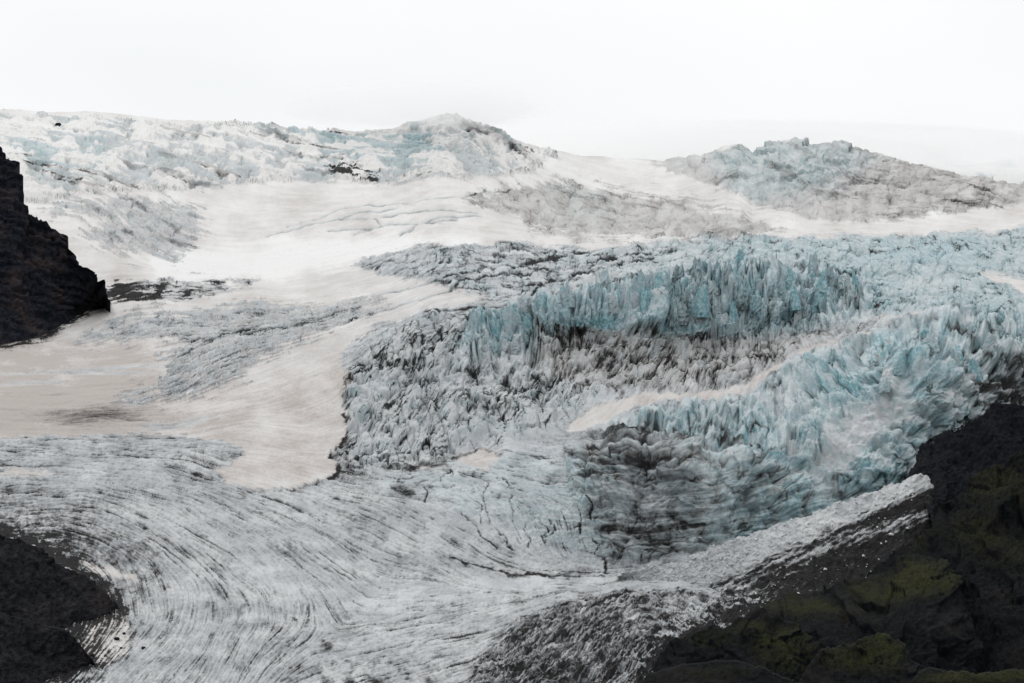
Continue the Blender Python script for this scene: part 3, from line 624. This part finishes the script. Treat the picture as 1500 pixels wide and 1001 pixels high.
# ================================================================== SERACS standing on the icefall (parts of the icefall)
def serac_mesh(i):
    r = np.random.default_rng(900 + i); nr, nl = 18, 13
    th = np.linspace(0, 2 * np.pi, nr, endpoint=False)
    ell = r.uniform(0.6, 1.0); lean = r.uniform(-0.3, 0.3, 2); cut = r.uniform(-0.7, 0.7, 2); pw = r.uniform(1.8, 4); kt = r.uniform(0.35, 0.65)
    am = r.uniform(0.04, 0.13, 6); ph = r.uniform(0, 6.28, 6); dp = r.uniform(-1.2, 1.2, 6); co = []
    for l in range(nl):
        z = l / (nl - 1)
        for k in range(nr):
            q = (1 - kt * z ** pw) * (1 + sum(am[j] * math.cos((j + 2) * th[k] + ph[j] + dp[j] * z * 2) for j in range(6)) + 0.05 * r.standard_normal())
            x = q * math.cos(th[k]); y = q * ell * math.sin(th[k])
            co.append((0.5 * x + lean[0] * z * 0.5, 0.5 * y + lean[1] * z * 0.5, z + z * z * ((cut[0] * x + cut[1] * y) * 0.4 + 0.10 * math.cos(3 * th[k] + ph[0]) + 0.04 * r.standard_normal())))
    co = np.array(co); f = []
    for l in range(nl - 1):
        for k in range(nr):
            a = l * nr + k; b = l * nr + (k + 1) % nr; f.append((a, b, b + nr)); f.append((a, b + nr, a + nr))
    top = len(co); co = np.vstack([co, co[-nr:].mean(0) + (0, 0, 0.02)])
    for k in range(nr): f.append(((nl - 1) * nr + k, (nl - 1) * nr + (k + 1) % nr, top))
    z = co[:, 2]; md = r.uniform(0.05, 0.4); mb = r.uniform(0.3, 0.95); d = np.clip(md + 0.15 * r.standard_normal(len(co)) + 0.25 * (1 - z), 0, 0.8)
    return mesh_np('serac', co, np.array(f), MAT_ICE, False, {'dirt_shade': d, 'snow': 0 * z, 'blue': np.clip(mb + 0.2 * r.standard_normal(len(co)), 0.1, 1), 'brown': 0 * z})
SM = [serac_mesh(i) for i in range(26)]
rs = random.Random(21)
def scatter(pts, n, gap, wr, hr, spots):
    m = poly_mask(U, V, pts, 1.0)
    ii = np.argwhere(m > 0.5); tries = 0; k = 0
    while k < n and tries < n * 40:
        tries += 1; ri, ci = ii[rs.randrange(len(ii))]; u, v = U[ri, ci], V[ri, ci]
        if any((u - a) ** 2 + (1.4 * (v - b)) ** 2 < gap * gap for a, b in spots): continue
        spots.append((u, v)); k += 1
        put_serac(u, v, rs.uniform(*wr), rs.uniform(*hr))
def put_serac(u, v, w, h):
    p, dep, nrm, _ = surf(u, v); px = dep / F
    o = link(bpy.data.objects.new('serac', SM[rs.randrange(len(SM))]), part_obj[2])
    o.location = p - GO - np.array([0, 0, 0.5 * h * px]) + nrm * (1.0 * px)
    o.rotation_euler = (rs.uniform(-0.12, 0.12), rs.uniform(-0.14, 0.14), rs.uniform(0, 6.28)); o.scale = (w * px, w * px, h * px)
spots = []
for u, v, w, h in [(697,502,18,40),(730,500,22,42),(757,494,26,48),(776,472,24,36),(795,484,26,50),(815,502,22,40),(838,464,22,30),(760,522,20,28),(722,522,18,24),(690,522,20,28)]:
    put_serac(u, v, w, h); spots.append((u, v))
scatter([(830,456),(930,434),(1000,424),(1080,418),(1180,412),(1260,434),(1270,470),(1180,484),(1060,480),(960,474),(860,474)], 60, 14, (12, 22), (26, 42), spots)
scatter([(1230,545),(1320,515),(1400,485),(1500,480),(1500,530),(1430,550),(1370,590),(1330,590)], 16, 30, (12, 24), (18, 32), spots)

# ================================================================== ROCKS
def rock_material(name, base, light, moss=0.0, rust=0.0):
    t = NT(name); n1 = t.noise(0.25, 6, 0.65); n2 = t.noise(0.035, 5, 0.6); n3 = t.noise(0.9, 5, 0.7); nz = t.sep_normal_z()
    c = t.mix(t.ramp(t.math('ADD', t.math('MULTIPLY', n1, 0.45), t.math('ADD', t.math('MULTIPLY', n3, 0.2), t.math('MULTIPLY', n2, 0.35))), 0.40, 0.64), base, light)
    if rust: c = t.mix(t.math('MULTIPLY', t.ramp(n2, 0.5, 0.68), rust), c, (0.060, 0.036, 0.026))
    if moss:
        mk = t.math('ADD', t.math('ADD', t.math('MULTIPLY', nz, 0.8), t.math('MULTIPLY', n2, 0.7)), t.math('ADD', t.math('MULTIPLY', n1, 0.3), t.math('MULTIPLY', n3, 0.35)))
        mk = t.math('MULTIPLY', t.ramp(mk, 0.92, 1.2), t.math('MULTIPLY', t.attr('moss'), moss))
        c = t.mix(mk, c, t.mix(t.ramp(n3, 0.35, 0.65), (0.011, 0.012, 0.006), (0.031, 0.032, 0.013)))
    nb = t.bump(n1, 1.5, 0.7); nb = t.bump(n3, 0.5, 0.6, nb)
    t.b.inputs['Specular IOR Level'].default_value = 0.04
    return t.done(c, 0.9, nb)
MAT_CLIFF = rock_material('basalt_cliff', (0.006, 0.007, 0.011), (0.030, 0.031, 0.038), rust=0.35)
MAT_SLOPE = rock_material('dark_scree_rock', (0.006, 0.007, 0.009), (0.034, 0.033, 0.035), rust=0.12)
MAT_WALL = rock_material('black_rock_wall', (0.004, 0.005, 0.007), (0.017, 0.018, 0.022), rust=0.05)
MAT_MOSS = rock_material('mossy_basalt', (0.002, 0.003, 0.0045), (0.011, 0.0115, 0.014), moss=1.0, rust=0.06)

def dep_at(u, v):
    return float(surf(u, v)[1])
def hill(name, top, bot, label, cat, mat, amp=6, scale=30, seed=1, step=1.3, rows=None, pw=1.0, kind=None, strata=0.0, attrs=None, roll=40, moss=None, rag=2.2, fine=0.55):
    """rock body: its crest line top and its foot line bot are given as (photo u, photo v, distance); it rolls over behind the crest"""
    top = np.array(top, float); bot = np.array([b if b[2] else (b[0], b[1], dep_at(b[0], b[1]) + 5) for b in bot], float)
    if top[-1, 0] >= 1630: top, bot = [np.vstack([q, q[-1] + (310, -20, 30)]) for q in (top, bot)]       # bodies cut by the picture edge go on beyond it
    if top[0, 0] <= -130: top, bot = [np.vstack([q[0] + (-310, -20, 30), q]) for q in (top, bot)]
    u = np.arange(top[0, 0], top[-1, 0] + step, step)
    vt, yt = np.interp(u, top[:, 0], top[:, 1]), np.interp(u, top[:, 0], top[:, 2]); vb, yb = np.interp(u, bot[:, 0], bot[:, 1]), np.interp(u, bot[:, 0], bot[:, 2])
    vt = vt + rag * fbm(u / 16, u * 0 + seed, 4, seed)
    n = rows or int(max((vb - vt).max() / step, 20)); s = np.linspace(0, 1, n)[:, None]
    v = vb + (vt - vb) * s; y = yb + (yt - yb) * s ** pw
    uu = np.broadcast_to(u, v.shape)
    p = at(uu, v, y)
    nr = grid_normals(np.stack([blur(p[..., k].astype(np.float32), 6) for k in range(3)], -1))
    nr *= np.sign(np.einsum('ijk,k->ij', nr, np.array([0, -1.0, 0.6]))[..., None] + 1e-9)
    x, w = uu + 0.5 * scale * fbm(uu / scale, v / scale, 3, seed + 5), v + 0.5 * scale * fbm(uu / scale, v / scale, 3, seed + 6)
    d = 1.1 * (ridged(x / scale / 1.6, w / scale / 1.6, 6, seed + 7) - 0.55) + 1.2 * fbm(uu / scale / 2.5, v / scale / 2.5, 3, seed + 9) + fine * (ridged(uu / 10, v / 9, 4, seed + 11) - 0.5)
    f1, g, cr, ox, oy = voronoi(x / scale * 1.7, w / scale * 1.7, seed + 12)
    kk = (cr * 4095).astype(int); d = d + 0.5 * (ox * (RND[3][kk] * 2 - 1) + oy * (RND[1][kk] * 2 - 1))
    if strata:
        q = (v - 0.28 * uu) / 15 + 0.8 * fbm(uu / 60, v / 40, 3, seed + 20); fr = q - np.floor(q); d = d + strata * (sstep(0, 0.75, fr) - sstep(0.8, 1, fr))
    fade = np.minimum(1, np.minimum(s * 5 + 0.25, 1)) * np.minimum(1, (vb - vt) / 25)
    p = p + nr * (amp * d * fade * y / F)[..., None]
    back = []
    for k in range(1, 7):
        b = p[-1].copy(); q_ = (b[:, 1] + roll * k * 0.5) / b[:, 1]; b[:, 1] *= q_; b[:, 0] *= q_; b[:, 2] -= 0.10 * roll * k * k * 0.5; back.append(b)
    p = np.concatenate([p, np.array(back)], 0)
    c0 = np.array([p[0, :, 0].mean(), p[0, :, 1].mean(), p[0, :, 2].min()])
    mo = np.zeros(uu.shape) + 0.08
    for (mu, mv, ru, rv, am) in (moss or []): mo = np.maximum(mo, am * np.exp(-((uu - mu) / ru) ** 2 - ((v - mv) / rv) ** 2))
    mo = np.clip(mo * (1 + 0.9 * fbm(uu / 22, v / 14, 4, seed + 30)), 0, 1)
    at_ = {'moss': np.concatenate([mo, np.repeat(mo[-1:], 6, 0)], 0)}
    if attrs:
        for k, fn in attrs.items():
            a = fn(uu, v, d); at_[k] = np.concatenate([a, np.repeat(a[-1:], 6, 0)], 0)
    me = mesh_np(name, p.reshape(-1, 3) - c0, grid_faces(*p.shape[:2]), mat, True, at_)
    o = link(bpy.data.objects.new(name, me)); o.location = c0
    tag(o, label, cat, kind=kind)
    if moss:
        nn = grid_normals(p); nn *= np.sign(np.einsum('ijk,k->ij', nn, np.array([0, -1.0, 0.6]))[..., None] + 1e-9)
        U2_ = np.concatenate([uu, np.repeat(uu[-1:], 6, 0)], 0); V2_ = np.concatenate([v, np.repeat(v[-1:], 6, 0)], 0)
        mm = at_['moss']; th_ = np.clip((mm - 0.30) / 0.3, -0.3, 1) * (0.45 + 0.5 * fbm(U2_ / 7, V2_ / 6, 3, seed + 60))
        mp = p + nn * th_[..., None]
        f = grid_faces(*p.shape[:2]); f = f[(mm.ravel()[f] > 0.30).all(1)]
        if len(f):
            idx, inv = np.unique(f.ravel(), return_inverse=True)
            mo_ = link(bpy.data.objects.new('moss', mesh_np('moss', mp.reshape(-1, 3)[idx] - c0, inv.reshape(-1, 4), mat, True, {'moss': np.clip(mm.ravel()[idx] * 1.15, 0, 1)})), o); mo_['label'] = 'olive green moss cover'
    return o, p, uu, v
hill('rock_cliff', [(-140,120,2330),(-60,170,2330),(-4,212,2320),(8,226,2318),(20,240,2315),(26,262,2312),(29,298,2308),(44,312,2300),(58,328,2295),(80,336,2290),(98,345,2285),(103,362,2280),(114,378,2275),(134,398,2270),(146,412,2266),(153,424,2262),(158,434,2260),(162,441,2258)],
     [(-140,545,0),(0,506,0),(60,492,0),(110,466,0),(150,447,0),(162,443,0)],
     'dark steep rock cliff rising beside the snow, cut by the picture edge', 'cliff', MAT_CLIFF, amp=13, scale=38, seed=3, strata=0.45)
hill('rock_spur', [(-140,752,1560),(0,782,1570),(30,790,1572),(62,803,1575),(90,822,1578),(112,838,1580),(140,858,1584),(160,874,1586),(172,886,1588),(176,894,1588)],
     [(-140,970,0),(0,945,0),(60,935,0),(100,925,0),(140,912,0),(165,902,0),(176,897,0)],
     'dark smooth rock spur jutting into the curved grey ice', 'rock', MAT_SLOPE, amp=10, scale=40, seed=14)
hill('rock_spur', [(-140,880,1440),(0,902,1450),(60,914,1455),(95,925,1458),(120,948,1462),(132,964,1464),(138,974,1465)],
     [(-140,1044,0),(0,1030,0),(40,1014,0),(80,997,0),(110,987,0),(138,977,0)],
     'low dark rock wedge at the foot of the larger rock spur', 'rock', MAT_SLOPE, amp=8, scale=34, seed=24)

# cone of fallen ice and ash against the ice cliff
def cone_coords(u, v): return (u * 0.90 - v * 0.44), (u * 0.44 + v * 0.90)
def cone_dirt(u, v, d):
    a, b = cone_coords(u, v); n = fbm(a / 46, b / 5, 4, 301) + 0.9 * fbm(a / 12, b / 4, 4, 305, 0.7)
    top = np.interp(u, [915,1000,1100,1200,1300,1362], [840,815,781,747,712,690]); q = v - top
    band = sstep(12, 38, q - 0.09 * (1362 - u)) * (1 - 0.6 * np.exp(-((q - 62 + 0.03 * (1362 - u)) / 13) ** 2) * sstep(1080, 1200, u))
    edge = np.interp(u, [900,1000,1080,1150,1300,1400], [0.05,0.2,0.45,0.8,1.0,1.0])
    return np.clip(0.14 + 1.15 * band * edge + 0.75 * n, 0, 1.15)
cone, cone_p, cone_u, cone_v = hill('debris_cone', [(905,841,1738),(960,829,1738),(1000,817,1736),(1100,783,1734),(1200,748,1734),(1300,713,1738),(1340,697,1740),(1352,693,1742),(1360,698,1742),(1367,715,1740),(1374,748,1735),(1385,790,1730)],
     [(905,848,0),(960,856,0),(1050,872,0),(1150,900,1660),(1250,910,1640),(1320,880,1650),(1364,850,1680),(1385,840,1700)],
     'slanting cone of white ice rubble and black ash below the ice cliff', 'debris cone', MAT_ICE, amp=5, scale=16, seed=31, rag=6, attrs={'dirt_shade': cone_dirt,
      'snow': lambda u, v, d: 0.15 + 0 * u, 'blue': lambda u, v, d: 0.08 + 0 * u, 'brown': lambda u, v, d: 0.2 + 0 * u})
hill('rock_wall', [(1332,694,1800),(1338,668,1805),(1352,652,1808),(1366,655,1810),(1376,640,1812),(1400,628,1816),(1425,620,1820),(1440,604,1822),(1458,593,1825),(1480,588,1828),(1505,592,1830),(1640,560,1840)],
     [(1332,700,1760),(1366,760,1700),(1400,800,1690),(1500,800,1690),(1640,800,1690)],
     'bare black rock wall directly below the right end of the icefall', 'cliff', MAT_WALL, amp=9, scale=34, seed=41)
hill('mossy_hillside', [(1240,880,1560),(1290,835,1570),(1340,800,1590),(1362,768,1600),(1372,748,1605),(1392,722,1612),(1410,700,1618),(1436,684,1625),(1470,668,1632),(1500,656,1640),(1640,620,1660)],
     [(1240,1000,1380),(1300,1060,1330),(1500,1060,1330),(1640,1060,1330)],
     'large dark hillside with faint olive moss, cut by the picture edge', 'hillside', MAT_MOSS, fine=0.2, amp=30, scale=85, seed=52, moss=[(1460,700,60,40,0.5),(1440,780,60,40,0.45),(1500,800,60,60,0.35),(1350,790,30,30,0.4)])
hill('mossy_ledge', [(1080,905,1440),(1120,892,1445),(1150,884,1450),(1180,872,1452),(1230,858,1455),(1280,832,1460),(1310,818,1462),(1340,812,1464),(1368,816,1464),(1386,832,1462),(1400,852,1458),(1412,880,1450),(1430,930,1440)],
     [(1080,920,1420),(1120,990,1360),(1200,1060,1300),(1300,1060,1300),(1400,1060,1300),(1430,1000,1340)],
     'rock ledge with the brightest olive moss on its flat top', 'rock', MAT_MOSS, fine=0.2, amp=20, scale=60, seed=61, pw=2.4, moss=[(1340,850,60,26,1.1),(1290,860,50,18,0.8),(1180,892,70,16,0.7),(1380,860,20,20,0.8)])
hill('mossy_knoll', [(930,1010,1260),(955,985,1270),(968,958,1280),(985,944,1285),(1010,932,1290),(1045,920,1295),(1080,908,1298),(1118,898,1300),(1140,902,1300),(1160,912,1298),(1180,930,1294),(1200,948,1290),(1225,975,1280),(1250,1010,1270)],
     [(930,1060,1200),(1250,1060,1200)], 'broad mossy knoll standing against the grey ice edge', 'rock', MAT_MOSS, fine=0.2, amp=16, scale=42, seed=71, moss=[(1150,950,45,35,0.8),(1040,935,60,14,0.35),(1100,920,40,12,0.6)])
hill('mossy_knoll', [(1150,1015,1190),(1180,985,1200),(1210,962,1208),(1240,946,1214),(1265,934,1218),(1285,927,1220),(1300,931,1220),(1320,946,1216),(1338,968,1210),(1350,990,1202),(1362,1020,1190)],
     [(1150,1060,1150),(1362,1060,1150)], 'peaked mossy knoll in the middle of the dark rocks', 'rock', MAT_MOSS, fine=0.2, amp=14, scale=40, seed=82, moss=[(1285,950,45,30,0.85),(1240,965,40,20,0.6)])
hill('mossy_knoll', [(915,1020,1120),(950,992,1130),(990,976,1135),(1040,969,1138),(1085,972,1138),(1130,984,1134),(1180,1004,1126),(1210,1025,1120)],
     [(915,1060,1090),(1210,1060,1090)], 'low dark rounded knoll along the bottom edge', 'rock', MAT_MOSS, fine=0.2, amp=5, scale=30, seed=93, moss=[(1050,985,60,12,0.3)])
hill('mossy_knoll', [(1325,1020,1110),(1345,990,1120),(1362,979,1124),(1390,984,1124),(1430,992,1122),(1470,986,1122),(1510,982,1122),(1640,960,1130)],
     [(1325,1060,1080),(1640,1060,1080)], 'thin mossy rock strip in the bottom corner', 'rock', MAT_MOSS, fine=0.2, amp=5, scale=30, seed=104, moss=[(1400,992,60,10,0.9),(1480,992,60,10,0.9)])

# ================================================================== small things
def stone_mesh(name, i, mat, attrs=None):
    r = np.random.default_rng(500 + i); import bmesh
    bm = bmesh.new(); bmesh.ops.create_icosphere(bm, subdivisions=2, radius=0.5)
    ax = r.standard_normal((7, 3)); ax /= np.linalg.norm(ax, axis=1, keepdims=True); off = r.uniform(0.28, 0.46, 7)
    for v in bm.verts:
        c = np.array(v.co)
        for a, o in zip(ax, off):
            q = c @ a
            if q > o: c = c - a * (q - o)
        v.co = c * (1 + 0.05 * r.standard_normal())
    me = bpy.data.meshes.new(name); bm.to_mesh(me); bm.free(); me.materials.append(mat)
    for k, val in (attrs or {}).items():
        a = me.attributes.new(k, 'FLOAT', 'POINT'); a.data.foreach_set('value', np.clip(val + 0.06 * r.standard_normal(len(me.vertices)), 0, 1).astype(np.float32))
    return me
def stone(name, u, v, w, h, mat, label, cat, group, i, attrs=None, on=None):
    p, dep, nrm, _ = surf(u, v) if on is None else on; px = dep / F
    o = link(bpy.data.objects.new(name, stone_mesh(name, i, mat, attrs))); o.location = p + np.array([0, -1.0 * px, 0.22 * h * px]); o.scale = (w * px, w * px * 0.9, h * px); o.rotation_euler = (0, 0, i * 1.7)
    tag(o, label, cat, group)
G = 'dark boulders lying on the ice beside the rock spurs'
for i, (u, v, w, h, lab) in enumerate([
    (171, 941, 9, 6, 'widest dark boulder on the beige snow pocket between the rock spurs'), (182, 933, 6, 5, 'small dark boulder just above the widest boulder on the beige snow pocket'),
    (210, 953, 8, 6, 'lone dark boulder on grey ice farthest out from the rock spurs'), (177, 951, 5, 4, 'tiny dark boulder just below the widest boulder'),
    (154, 963, 5, 4, 'tiny dark boulder at the lower rim of the beige snow pocket'), (136, 962, 7, 4, 'flat dark boulder touching the low rock wedge')]):
    stone('boulder', u, v, w, h, MAT_SLOPE, lab, 'boulder', G, i, {'moss': 0.0})
stone('boulder', 86, 184, 10, 6, MAT_SLOPE, 'single dark boulder high on the pale snow near the skyline', 'boulder', None, 20, {'moss': 0.0})
stone('ice_block', 148, 896, 10, 8, MAT_ICE, 'rounded pale ice block at the tip of the dark rock spur', 'ice block', None, 31, {'dirt_shade': 0.3, 'snow': 0.2, 'blue': 0.1, 'brown': 0.2})
def cone_at(u, v):
    d = (cone_u - u) ** 2 + (cone_v - v) ** 2; k = np.unravel_index(np.argmin(d), d.shape); return cone_p[k], cone_p[k][1], np.array([0, 0, 1.0]), None
IA = {'dirt_shade': 0.02, 'snow': 0.6, 'blue': 0.1, 'brown': 0.1}
for i, (u, v, w, h, lab) in enumerate([(1305, 783, 9, 6, 'largest white ice block on the black ash slope'), (1329, 776, 6, 4, 'small white ice block nearest the mossy hillside'), (1265, 817, 5, 4, 'small white ice block low on the black ash slope'), (1298, 793, 4, 3, 'tiny white ice block just below the largest one')]):
    stone('ice_block', u, v, w, h, MAT_ICE, lab, 'ice block', 'white ice blocks on the ash slope', 40 + i, IA, cone_at(u, v))
# fallen ice rubble on the cone: too many small pieces to count
rr = np.random.default_rng(77); 
tv_ = np.array([(0.5, 0, -0.3), (-0.3, 0.45, -0.3), (-0.3, -0.45, -0.3), (0.2, 0.3, 0.25), (-0.4, 0.0, 0.2), (0.2, -0.3, 0.3), (0, 0, 0.5)])
tf_ = np.array([(0, 3, 5), (1, 4, 3), (2, 5, 4), (0, 1, 3), (1, 2, 4), (2, 0, 5), (3, 4, 6), (4, 5, 6), (5, 3, 6)])
cd = cone_dirt(cone_u, cone_v, 0); cand = np.argwhere((cd < 0.45) | ((rr.random(cd.shape) < 0.04) & (cone_u < 1340))); pick = cand[rr.choice(len(cand), 5000)]
VC, FCc, DC = [], [], []
for k, (i, j) in enumerate(pick):
    p = cone_p[i, j]; px = p[1] / F; sz = px * rr.choice([1.2, 1.6, 2.2, 3.2, 5.0], p=[0.4, 0.3, 0.18, 0.09, 0.03]); a = rr.uniform(0, 6.28); c, n = math.cos(a), math.sin(a)
    q = tv_ * (1 + 0.25 * rr.standard_normal((7, 1))) * sz * np.array([1.1, 1.1, 0.8]); q = np.stack([q[:, 0] * c - q[:, 1] * n, q[:, 0] * n + q[:, 1] * c, q[:, 2]], -1)
    FCc.append(tf_ + 7 * k); VC.append(p + q); DC.append(np.full(7, np.clip(rr.normal(0.12, 0.2), 0, 0.9)))
VC = np.concatenate(VC); oc = np.array(cone.location)
me = mesh_np('ice_rubble', VC - oc, np.concatenate(FCc), MAT_ICE, False, {'dirt_shade': np.concatenate(DC), 'snow': np.full(len(VC), 0.45), 'blue': np.full(len(VC), 0.12), 'brown': np.full(len(VC), 0.15)})
rub = link(bpy.data.objects.new('ice_rubble', me), cone); rub['kind'] = 'stuff'

# ================================================================== far snow slope, valley floor, fog
hill('snow_slope', [(1180,240,5200),(1260,210,5250),(1300,206,5260),(1360,216,5260),(1420,236,5240),(1450,236,5240),(1500,226,5250),(1640,200,5300)],
     [(1180,330,4600),(1640,330,4600)], 'faint far snow slope fading into the cloud behind the dome', 'snow slope', MAT_ICE, amp=4, scale=60, seed=120, step=3, kind='structure',
     attrs={'dirt_shade': lambda u, v, d: np.clip(0.2 * fbm(u / 40, v / 6, 3, 5), 0, 1), 'snow': lambda u, v, d: np.clip(0.9 - 0.8 * sstep(0.1, 0.35, fbm((u + 2 * v) / 60, (v - 0.3 * u) / 8, 3, 9)), 0, 1), 'blue': lambda u, v, d: 0.5 + 0 * u, 'brown': lambda u, v, d: 0.1 + 0 * u})
t = NT('dark_gravel'); gn = t.noise(0.02, 6, 0.6); MAT_GRAVEL = t.done(t.mix(t.ramp(gn, 0.35, 0.65), (0.03, 0.03, 0.032), (0.08, 0.078, 0.075)), 0.9, t.bump(gn, 1.0))
RG = 30000.0; th = np.linspace(0, 2 * np.pi, 65)[:-1]; rad = [0.0, 400, 1500, 5000, 12000, RG]; gv = [(0, 0, 0)]
for r_ in rad[1:]: gv += [(r_ * math.cos(a), r_ * math.sin(a), 0) for a in th]
gf = [(0, 0, 1 + k, 1 + (k + 1) % 64) for k in range(64)]
gq = [(1 + 64 * (q - 1) + k, 1 + 64 * (q - 1) + (k + 1) % 64, 1 + 64 * q + (k + 1) % 64, 1 + 64 * q + k) for q in range(1, 5) for k in range(64)]
me = bpy.data.meshes.new('ground'); me.from_pydata(gv, [], [f[1:] for f in gf] + gq); me.materials.append(MAT_GRAVEL)
g = link(bpy.data.objects.new('ground', me)); g.location = (0, 0, 10); tag(g, 'dark gravel valley floor below the glacier', 'ground', kind='structure')

# ---- fog drifting over the skyline
def fog_bank(u0, v0, Y0, wu, hv, dY, dens, seed, label='white fog'):
    import bmesh
    bm = bmesh.new(); bmesh.ops.create_icosphere(bm, subdivisions=5, radius=1.0); c = np.array([v.co for v in bm.verts])
    n = fbm(c[:, 0] * 2.2 + 3 * c[:, 2], c[:, 1] * 2.2 + 2 * c[:, 2], 4, seed); c = c * (1 + 0.35 * n)[:, None]
    for v, q in zip(bm.verts, c): v.co = q
    me = bpy.data.meshes.new('fog'); bm.to_mesh(me); bm.free()
    m = bpy.data.materials.new('fog'); m.use_nodes = True; nt = m.node_tree; nt.nodes.clear(); o_ = nt.nodes.new('ShaderNodeOutputMaterial'); v_ = nt.nodes.new('ShaderNodeVolumePrincipled')
    v_.inputs['Color'].default_value = (1.0, 1.0, 1.0, 1); v_.inputs['Density'].default_value = dens; v_.inputs['Anisotropy'].default_value = 0.0
    nt.links.new(v_.outputs[0], o_.inputs['Volume']); me.materials.append(m)
    o = link(bpy.data.objects.new('fog', me)); o.location = at(np.array(float(u0)), np.array(float(v0)), float(Y0)); o.scale = (wu * Y0 / F, dY, hv * Y0 / F)
    tag(o, label, 'fog', kind='stuff')
    return o
fog_bank(605, 157, 3780, 190, 31, 240, 0.0048, 7, 'white fog hiding the top of the pale ice peak')
fog_bank(1000, 216, 4650, 560, 30, 420, 0.0022, 17, 'white fog filling the saddle behind the ice dome')
fog_bank(1400, 222, 4850, 260, 30, 260, 0.0035, 37, 'white fog veiling the far snow slope')
